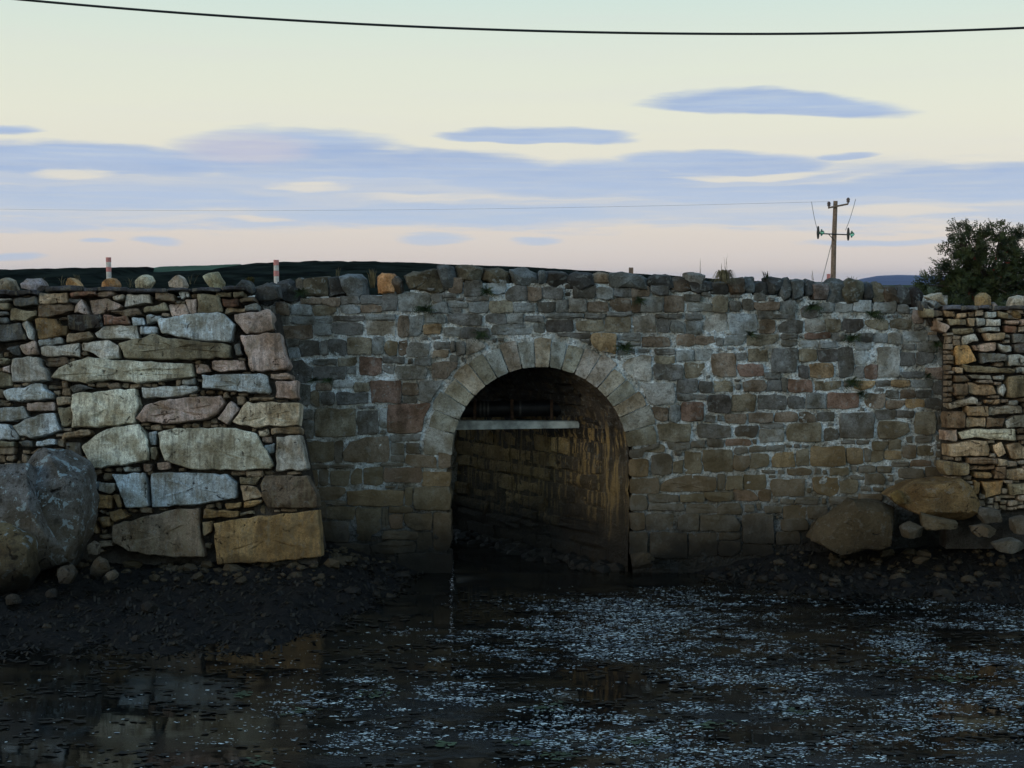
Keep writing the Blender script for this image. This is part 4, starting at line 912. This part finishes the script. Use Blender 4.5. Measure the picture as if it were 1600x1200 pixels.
rock('shore_rock', [(1516, 794), (1540, 790), (1563, 797), (1566, 816), (1538, 818)], -.75, .22, (.085, .085, .08), 'grey angular rock right of the orange boulder', 'shore_rock', 47, 3, .1)
rock('shore_rock', [(1517, 824), (1540, 820), (1560, 825), (1556, 835), (1524, 838)], -1.0, .2, (.09, .07, .05), 'long brown stone below the grey angular rock', 'shore_rock', 49, 3, .1)
rock('shore_rock', [(1549, 848), (1565, 842), (1592, 843), (1606, 856), (1596, 864), (1560, 863)], -1.15, .22, (.14, .15, .14), 'pale lichened rock at the right frame edge', 'shore_rock', 53, 3, .1)
rock('shore_rock', [(1580, 812), (1600, 806), (1630, 812), (1632, 832), (1584, 834)], -.85, .2, (.10, .095, .085), 'dark rock at the foot of the right wall end', 'shore_rock', 57, 3, .1)
rock('shore_rock', [(88, 892), (98, 882), (112, 882), (120, 896), (112, 912), (94, 910)], -2.55, .13, (.07, .07, .066), 'round grey stone in front of the left boulders', 'shore_rock', 59, 2.6, .08)
rock('shore_rock', [(138, 886), (150, 868), (166, 876), (172, 892), (158, 902), (142, 900)], -2.3, .14, (.065, .062, .055), 'grey stone standing right of the left boulders', 'shore_rock', 61, 2.6, .1)
rock('shore_rock', [(164, 896), (176, 890), (186, 897), (184, 906), (166, 907)], -2.45, .09, (.10, .095, .08), 'small pale stone right of the grey stones', 'shore_rock', 63, 2.6, .1)
rock('shore_rock', [(135, 852), (146, 845), (157, 852), (156, 866), (138, 866)], -1.9, .1, (.11, .10, .085), 'small stone in the dark gap under the left wall', 'shore_rock', 65, 2.6, .1)
rock('shore_rock', [(4, 936), (14, 928), (28, 932), (34, 942), (8, 946)], -3.0, .1, (.10, .09, .07), 'small tan stone at the bottom left on the mud', 'shore_rock', 67, 2.6, .1)
rock('shore_rock', [(70, 925), (80, 918), (92, 924), (90, 932), (72, 934)], -2.9, .08, (.07, .07, .065), 'small flat grey stone on the left mud', 'shore_rock', 69, 2.6, .1)
rock('shore_rock', [(985, 868), (1012, 862), (1030, 874), (1028, 888), (988, 890)], -.35, .2, (.06, .05, .036), 'footing stone at the right side of the arch', 'shore_rock', 71, 3.2, .08)
rock('shore_rock', [(218, 946), (232, 938), (248, 944), (246, 956), (222, 957)], -3.0, .1, (.06, .06, .055), 'dark stone on the mud below the left wall', 'shore_rock', 73, 2.6, .12)
# loose rubble and wrack nobody could count
def lump(c, r, seed, flat=.7):
    t = (1 + 5 ** .5) / 2; vs_ = [Vector(q).normalized() for q in ((-1, t, 0), (1, t, 0), (-1, -t, 0), (1, -t, 0), (0, -1, t), (0, 1, t), (0, -1, -t), (0, 1, -t), (t, 0, -1), (t, 0, 1), (-t, 0, -1), (-t, 0, 1))]
    fs = [(0, 11, 5), (0, 5, 1), (0, 1, 7), (0, 7, 10), (0, 10, 11), (1, 5, 9), (5, 11, 4), (11, 10, 2), (10, 7, 6), (7, 1, 8), (3, 9, 4), (3, 4, 2), (3, 2, 6), (3, 6, 8), (3, 8, 9), (4, 9, 5), (2, 4, 11), (6, 2, 10), (8, 6, 7), (9, 8, 1)]
    a = R.uniform(0, 6.28); ca, sa = math.cos(a), math.sin(a); sx_ = R.uniform(.8, 1.5); out = []
    for q in vs_:
        k = r * (1 + R.uniform(-.28, .28)); x, y, z = q.x * sx_ * k, q.y * k, q.z * k * flat; out.append(c + Vector((x * ca - y * sa, x * sa + y * ca, z)))
    return out, fs
bag = Bag(); n_ = 0
while n_ < 800:
    x = R.uniform(-9, 9); y = R.uniform(-4.2, -.1); h = shore_h(x, y)
    if h < -.05 or (x < -2.6 and y > -1.15) or (-1 < x < 1.75 and y > -.4): continue
    r = R.choice((.02, .025, .03, .04, .055, .09)) * R.uniform(.7, 1.3)
    if y < -1.9 and R.random() < .75: continue
    if y < -1.9: r *= .6
    bag.add(*lump(Vector((x, y, h + r * .1)), r, n_)); n_ += 1
for k in range(150):
    t = R.uniform(.1, 3.3); o_ = abs(R.gauss(0, .28)); r = R.uniform(.05, .15); bag.add(*lump(Vector((1.66 + SKEW * t - o_, t, .03 - o_ * .12)), r, k))
tag(bag.obj('shore_rubble', 'rubble'), 'dark wet rubble strewn along the foot of the walls', 'rubble', kind='stuff')
bag = Bag()
for i in range(9000):
    x = R.uniform(-9, 9); y = R.uniform(-5, -.1); h = shore_h(x, y)
    if h < -.06 or (x < -2.6 and y > -1.05) or (-1 < x < 1.75 and y > -.5): continue
    L = R.uniform(.04, .13); a = R.uniform(0, 6.28); dx, dy = math.cos(a) * L, math.sin(a) * L; w = R.uniform(.008, .02); px, py = -math.sin(a) * w, math.cos(a) * w
    z0 = max(h, 0) + R.uniform(0, .015); z1 = max(0, shore_h(x + dx, y + dy)) + R.uniform(-.005, .03); zm = (z0 + z1) / 2 + R.uniform(0, .03)
    bag.add([(x - px, y - py, z0), (x + px, y + py, z0), (x + dx / 2 + px, y + dy / 2 + py, zm), (x + dx / 2 - px, y + dy / 2 - py, zm), (x + dx, y + dy, z1)], [(0, 1, 2, 3), (3, 2, 4)])
tag(bag.obj('seaweed', 'weed'), 'dark brown wrack covering the mud bank', 'seaweed', kind='stuff')
# what floats: flecks of foam, wrack and green weed
def flake(x, y, r, z, asp=1.5):
    n = 5; a0 = R.uniform(0, 6.28); v_ = []; tx, ty = R.uniform(-.10, .10), R.uniform(-.16, .06)
    for k in range(n):
        a = a0 + 6.283 * k / n; rr = r * R.uniform(.55, 1.2); dx, dy = math.cos(a) * rr * asp, math.sin(a) * rr; v_.append((x + dx, y + dy, z + .004 + r * .2 + dx * tx + dy * ty))
    return v_, [tuple(range(n))]
foam = Bag(); weed = Bag(); green = Bag(); glint = Bag()
def dens(x, y):
    u, v_ = to_px((x, y, 0))
    edge = float(np.interp(v_, [905, 930, 985, 1010, 1060, 1130, 1210], [900, 640, 520, 540, 470, 430, 250]))
    top = float(np.interp(u, [0, 480, 560, 700, 900, 1100, 1350, 1500, 1700], [1300, 1010, 990, 960, 915, 905, 915, 935, 950]))
    a = 1 / (1 + math.exp(-(u - edge) / 22)); t = 1 / (1 + math.exp(-(v_ - top - 14) / 9))
    pn = vnoise((x * .40, y * 1.1, 0), 1.0, 2) * .7 + vnoise((x * .5, y * 1.3, 0), 2.4, 5) * .6 + vnoise((x * .6, y * 1.3, 0), 7, 8) * .5
    d = max(0, pn * 1.9 + .22 + (.14 if u > 1000 else 0))
    return a * t * min(1.15, d) + .012 * (v_ > 1000)
cnt = 0
for i in range(330000):
    y = R.uniform(-9.2, -.9); x = R.uniform(-5.2, 7.2) * (1 if y > -6 else .95)
    if R.random() > .62: continue
    d = dens(x, y)
    if R.random() > d * .85 or shore_h(x, y) > -.02: continue
    r = R.choice((.0025, .003, .004, .005, .006, .007, .010)) * R.uniform(.8, 1.3); asp = R.uniform(1.3, 3.2)
    (foam if R.random() < .93 else green).add(*flake(x, y, r, 0, asp)); cnt += 1
print('flecks', cnt)
for i in range(9000):
    y = R.uniform(-9, -1.2); x = R.uniform(-7, 7)
    if vnoise((x, y, 0), 1.5, 13) + .5 * vnoise((x, y, 0), 4, 17) < .05 or shore_h(x, y) > -.02: continue
    weed.add(*flake(x, y, R.uniform(.012, .04), -.001, R.uniform(1, 2.5)))
for (u, v_, w) in ((850, 1105, 30), (1000, 1160, 26), (1110, 1135, 30), (815, 1160, 26), (690, 1163, 20), (585, 1085, 22), (1480, 1060, 40), (470, 1112, 22), (405, 1192, 18), (1250, 1112, 30), (380, 1085, 14), (880, 1180, 24), (1410, 1034, 24)):
    for k in range(28):
        q = Plane(0); d_ = ray(u + R.gauss(0, w * .55), v_ + R.gauss(0, 3.2)); t = -CAM.z / d_.z; p = CAM + d_ * t; green.add(*flake(p.x, p.y, R.uniform(.01, .03), .001, 1.6))
for k in range(120):
    v_ = R.choice((R.uniform(872, 925), R.uniform(930, 1032), R.uniform(872, 1000))); u = 706 + R.gauss(0, 1.8); d_ = ray(u, v_); t = -CAM.z / d_.z; p = CAM + d_ * t
    glint.add(*flake(p.x, p.y, R.uniform(.004, .010), .003, 1.6))  # pale flecks stand in for a light glint on the water
tag(foam.obj('foam_flecks', 'foam'), 'pale blue flecks of foam drifting on the dark water', 'foam', kind='stuff')
tag(weed.obj('floating_wrack', 'weed'), 'brown scraps of wrack floating on the water', 'seaweed', kind='stuff')
tag(green.obj('floating_green_weed', 'green_weed'), 'small green patches of weed floating on the water', 'seaweed', kind='stuff')
tag(glint.obj('glint_line', 'glint'), 'thin white line of painted glints on the water below the arch', 'foam', kind='stuff')

# ------------------------------------------------------------------ posts, pole, cables
def marker_post(u, v0, v1, Y, label, w=.036):
    a, b_ = pt(u, v0, Y), pt(u, v1, Y); base = Vector((a.x, Y, 3.47)); t = empty('marker_post', base, label, 'post', 'roadside marker posts')
    H = a.z - 3.47; k = (a.z - b_.z) / 4
    mesh_obj('shaft', *tube([base, base + Vector((0, 0, H - 4 * k))], w, 10), 'white', t, True)
    for i, mt in enumerate(('white', 'red', 'white', 'red')):
        z0 = H - (4 - i) * k; mesh_obj('band', *tube([base + Vector((0, 0, z0 + .001)), base + Vector((0, 0, z0 + k - .001))], w + (.004 if mt == 'red' else .002), 12), mt, t, True)
marker_post(169.5, 402, 432, 1.4, 'red and white banded post behind the left wall, further left of two')
marker_post(431.5, 406, 440, 1.2, 'red and white banded post where the left wall meets the bridge')
b0 = pt(986, 418, 3.0); t = empty('timber_stub', Vector((b0.x, 3.0, 3.47)), 'tip of a small brown stake showing above the parapet over the arch', 'stake')
mesh_obj('stake', *box(b0.x - .035, b0.x + .035, 2.97, 3.03, 3.47, b0.z), 'wood', t)
PY = 42.0
def q(u, v): return pt(u, v, PY)
gz = land_h(q(1303, 440).x, PY)
pole = empty('utility_pole', Vector((q(1301, 440).x, PY, gz)), 'weathered wooden power pole with two crossarms left of the bush', 'utility pole')
mesh_obj('pole', *tube([Vector((q(1301.5, 435).x, PY, gz)), q(1303, 380), q(1305.5, 314)], [.125, .11, .095], 12), 'wood', pole, True)
a0, a1 = q(1293, 325), q(1324, 319); bx_ = Bag(); d = Vector((0, .05, 0)); z = Vector((0, 0, .05))
for nm, (p0, p1), th in (('upper_crossarm', (a0 - d * 2.6, a1 - d * 2.6), .045), ('lower_crossarm', (q(1277, 365) - d * 2.6, q(1325, 367) - d * 2.6), .03)):
    mesh_obj(nm, *tube([p0, p1], th, 6), 'wood' if nm[0] == 'u' else 'steel', pole)
mesh_obj('arm_brace', *tube([q(1294, 366) - d * 2, q(1303, 376) - d * 2], .02, 6), 'steel', pole)
for u, v in ((1294, 325), (1324, 319)):
    p = q(u, v) - d * 2.6; ins = mesh_obj('pin_insulator', *tube([p, p + Vector((0, 0, .06)), p + Vector((0, 0, .09)), p + Vector((0, 0, .16)), p + Vector((0, 0, .18)), p + Vector((0, 0, .25)), p + Vector((0, 0, .28))], [.025, .03, .075, .065, .085, .06, .02], 10), 'ceramic', pole, True)
for u, v in ((1283, 363.5), (1330, 366)):
    p = q(u, v) - d * 2.6; X = Vector((1, 0, 0)); s_ = 1
    mesh_obj('glass_insulator', *tube([p - X * .10, p - X * .06, p - X * .03, p + X * .0, p + X * .03, p + X * .07, p + X * .11], [.03, .06, .15, .16, .10, .08, .03], 14), 'glass', pole, True)
    c_ = p - X * .16; mesh_obj('insulator_cap', *tube([c_ - Vector((0, 0, .28)), c_ - Vector((0, 0, .2)), c_, c_ + Vector((0, 0, .2)), c_ + Vector((0, 0, .28))], [.03, .05, .07, .05, .03], 8), 'steel', pole, True)
def wirepts(a, b_, sag, n=24): return [a.lerp(b_, i / n) - Vector((0, 0, sag * 4 * (i / n) * (1 - i / n))) for i in range(n + 1)]
mesh_obj('jumper_wire', *tube(wirepts(q(1277, 358), q(1268, 315), .1, 8), .012, 5), 'wire', pole); mesh_obj('jumper_wire', *tube(wirepts(q(1321, 360), q(1337, 311), .1, 8), .012, 5), 'wire', pole)
mesh_obj('stay_wire', *tube([q(1300, 378), Vector((q(1269, 440).x, PY, gz))], .016, 6), 'wire', pole)
mesh_obj('warning_plate', *box(q(1297.5, 0).x - .0, q(1303, 0).x, PY - .19, PY - .16, q(1301, 436).z - .3, q(1301, 428).z), 'red', pole)
Y_ = 8.0; pts = []
for k in range(61):
    u = -400 + k * 40; v = 53 - 53.5 * ((max(0, 1175 - u)) / 1140) ** 2 - 9.5 * (max(0, u - 1175) / 425) ** 2; pts.append(pt(u, v, Y_))
tag(mesh_obj('overhead_cable', *tube(pts, .024, 8), 'cable', smooth=True), 'thick black cable sagging across the top of the sky', 'cable')
for (u, v, lbl) in ((1294, 315, 'faint thin wire running left from the pole, lower sky'),):
    tag(mesh_obj('power_line', *tube(wirepts(q(u, v), pt(-200, v + 8 if v < 330 else v - 22, 60), .3, 30), .005, 5), 'wire'), lbl, 'wire')

# ------------------------------------------------------------------ bush and plants
tc_ = pt(1536, 425, 7.0); gz = land_h(tc_.x, 7.0)
tree = empty('rowan_bush', Vector((tc_.x, 7.0, gz)), 'dense dark green bushy tree behind the right wall', 'tree')
tr = Bag(); root = Vector((tc_.x, 7.0, gz)); tips = []
tr.add(*tube([root, root + Vector((.03, 0, .45)), root + Vector((-.02, .02, .9))], [.09, .075, .06], 9))
LOBES = [(1536, 436, 74, 46), (1500, 420, 42, 46), (1512, 385, 26, 34), (1552, 385, 34, 34), (1580, 405, 42, 40), (1620, 420, 50, 60), (1462, 450, 28, 22), (1575, 452, 70, 26), (1500, 455, 50, 22), (1660, 440, 40, 50), (1507, 362, 9, 16), (1563, 362, 14, 12), (1493, 356, 5, 16), (1536, 376, 9, 16), (1600, 376, 22, 20), (1448, 440, 9, 12), (1470, 420, 12, 14)]
for (u, v, ru, rv) in LOBES:
    c_ = pt(u, v, 7.0); s0 = root + Vector((0, 0, R.uniform(.5, .9)))
    for k in range(5):
        e_ = c_ + Vector((R.uniform(-1, 1) * ru, R.uniform(-1, 1) * ru, R.uniform(-.8, .9) * rv)) * (27 / F) * .8
        mid = s0.lerp(e_, .5) + Vector((R.uniform(-.1, .1), R.uniform(-.1, .1), R.uniform(0, .1))); tr.add(*tube([s0, mid, e_], [.026, .014, .005], 5, False))
tr.obj('trunk', 'bark', tree)
lv = Bag(); br = Bag()
for (u, v, ru, rv) in LOBES:
    c_ = pt(u, v, 7.0); k_ = 27 / F; n_ = int(ru * rv * .42)
    for i in range(n_):
        d_ = Vector((R.gauss(0, 1), R.gauss(0, 1), R.gauss(0, 1))).normalized() * (R.uniform(.15, 1.12) ** .55)
        p = c_ + Vector((d_.x * ru * k_, d_.y * (ru * .75 + 12) * k_, d_.z * rv * k_))
        if vnoise(p, 3.4, 3) < -.10 and R.random() < .93: continue
        ax = (d_ + Vector((R.uniform(-.7, .7), R.uniform(-.7, .7), R.uniform(-.5, .8)))).normalized(); side = ax.cross(Vector((R.uniform(-1, 1), R.uniform(-1, 1), R.uniform(-1, 1)))).normalized()
        L = R.uniform(.09, .17)
        for m_ in range(4):
            q0_ = p + ax * (L * m_ / 4)
            for sg in (-1, 1):
                dl = (side * sg + ax * .6).normalized(); ll = R.uniform(.035, .06); wv = dl.cross(ax.cross(side)).normalized() * ll * .26
                lv.add([q0_, q0_ + dl * ll * .5 + wv, q0_ + dl * ll, q0_ + dl * ll * .5 - wv], [(0, 1, 2, 3)])
        if R.random() < .012:
            for m_ in range(5): br.add(*lump(p + Vector((R.uniform(-.03, .03), -.05, R.uniform(-.03, .03))), .012, 1, 1))
lv.obj('crown', 'leaf', tree); tag(br.obj('berries', 'berry', tree), kind='stuff')

def tuft(name, u, v, Y, h, n, spread, mat, label, cat='plant', group=None, droop=.5, w=.010):
    b_ = pt(u, v, Y); bg_ = Bag()
    for i in range(n):
        a = R.uniform(-math.pi, 0) if droop > .3 else R.uniform(0, 6.28); L = h * R.uniform(.5, 1.1); out = Vector((math.cos(a), math.sin(a), 0)) * spread * R.uniform(.3, 1); s_ = b_ + Vector((R.uniform(-.03, .03), R.uniform(-.02, .02), 0)); side = Vector((-math.sin(a), math.cos(a), 0)) * w
        m_ = s_ + out * .5 + Vector((0, 0, L * .7)); e_ = s_ + out + Vector((0, 0, L * (1 - droop)))
        bg_.add([s_ - side, s_ + side, m_ + side, m_ - side, e_], [(0, 1, 2, 3), (3, 2, 4)])
    o = bg_.obj(name, mat, origin=b_); tag(o, label, cat, group); return o
def fern(u, v, size, label, mat='fern'):
    size *= 1.35; b_ = pt(u, v, -.05); bg_ = Bag()
    for i in range(26):
        a = R.uniform(-math.pi * .95, -.05 * math.pi); dirv = Vector((math.cos(a), -.45 * abs(math.sin(a)) - .1, R.uniform(-.6, .9))).normalized(); L = size * R.uniform(.6, 1.1); side = dirv.cross(Vector((0, -1, .3))).normalized()
        for k in range(7):
            p = b_ + dirv * (L * k / 7) - Vector((0, 0, .35 * L * (k / 7) ** 2))
            for sg in (-1, 1):
                e_ = p + side * sg * L * .22 * (1 - k / 8) + dirv * L * .1; bg_.add([p, p + dirv * L * .09, e_], [(0, 1, 2)])
    o = bg_.obj('wall_fern', mat, origin=b_); tag(o, label, 'fern', 'ferns growing in the bridge joints'); return o
for a in [(664, 484, .14, 'fern tuft just below the coping left of the arch'), (752, 523, .12, 'fern just above the left shoulder of the arch ring'), (976, 544, .15, 'dark fern beside the ochre stone right of the arch top'),
          (490, 594, .08, 'small dark plant on the bridge near the left wall'), (512, 594, .08, 'small dark plant next to its twin near the left wall'), (1172, 522, .09, 'little plant under the purple-grey stone'), (1331, 529, .14, 'fern high on the bridge towards the right wall'),
          (1330, 598, .13, 'fern halfway up near the red stone on the right'), (1345, 615, .09, 'small fern directly above the dark red stone'), (1464, 538, .10, 'fern close to the right wall'), (1450, 588, .08, 'yellowish tuft beside the pinkish stone at right'),
          (1362, 492, .13, 'dark plant under the coping near the power pole'), (1270, 480, .13, 'dark plant in the hollow below the right coping'), (760, 456, .12, 'dark plant in the hollow below the coping over the arch'), (470, 458, .12, 'dark moss plant under the left end of the coping'), (1000, 470, .10, 'dark plant below the coping right of the arch crown')]: fern(*a)
tuft('grass_tuft', 1131, 440, -.10, .22, 220, .26, 'dry_grass', 'large tuft of dry grass hanging over the coping', 'grass', droop=1.25, w=.003)
tuft('grass_tuft', 1131, 431, .12, .11, 60, .12, 'fern', 'green grass sprouting on top of the dry tuft', 'grass', droop=.2, w=.005)
for i, (u, v, h, lbl) in enumerate([(1130, 432, .34, 'tall grass stalk above the large dry tuft'), (1134, 432, .30, 'second tall grass stalk above the dry tuft'), (1094, 444, .38, 'thin leaning stalk left of the dry tuft'), (1062, 438, .15, 'short stalk on the coping left of the leaning stalk'), (1272, 438, .16, 'thin stalk on the coping beside the power pole')]):
    tuft('grass_stalk', u, v, .1, h, 3, .05, 'dry_grass', lbl, 'grass', 'stalks on the coping', .05, .0035)
tuft('wall_herb', 1198, 440, .05, .17, 26, .10, 'fern', 'spiky green herb on the coping right of the dry tuft', 'plant', droop=.1, w=.005)
tuft('wall_herb', 1330, 446, .05, .15, 26, .16, 'fern', 'sparse herb on the coping right of the power pole', 'plant', droop=.1, w=.004)
tuft('grass_tuft', 582, 450, .05, .30, 60, .09, 'dry_grass', 'upright dry grass between the blue and orange coping stones', 'grass', droop=.08, w=.005)
tuft('grass_tuft', 527, 434, .25, .16, 14, .04, 'dry_grass', 'thin grass behind the left coping stones', 'grass', droop=.05, w=.004)
tuft('grass_tuft', 390, 446, -.1, .16, 60, .14, 'moss', 'mossy dead grass at the left wall corner', 'grass', droop=.3, w=.006)
for (u, v, lbl) in [(65, 446, 'thin grass left of the second pale coping stone'), (98, 446, 'thin grass behind the orange coping stone'), (122, 444, 'thin grass right of the orange coping stone'), (205, 449, 'brown dead stems left of the pale coping stone'), (300, 444, 'thin stems between the two right pale coping stones')]:
    tuft('grass_tuft', u, v, -.2, .17, 10, .12, 'dry_grass', lbl, 'grass', 'thin grass on the left wall', .12, .003)

# ------------------------------------------------------------------ evening air
m = bpy.data.materials.new('evening_air'); m.use_nodes = True; nt = m.node_tree; nt.nodes.clear()
pv = nt.nodes.new('ShaderNodeVolumePrincipled'); pv.inputs['Color'].default_value = (.55, .70, .95, 1); pv.inputs['Density'].default_value = 4.5e-5; pv.inputs['Anisotropy'].default_value = 0.0
om = nt.nodes.new('ShaderNodeOutputMaterial'); nt.links.new(pv.outputs[0], om.inputs['Volume']); M['air'] = m
tag(mesh_obj('haze', *box(-15000, 15000, -300, 15000, -8, 75), 'air'), 'thin evening haze over the land', 'haze', kind='stuff')
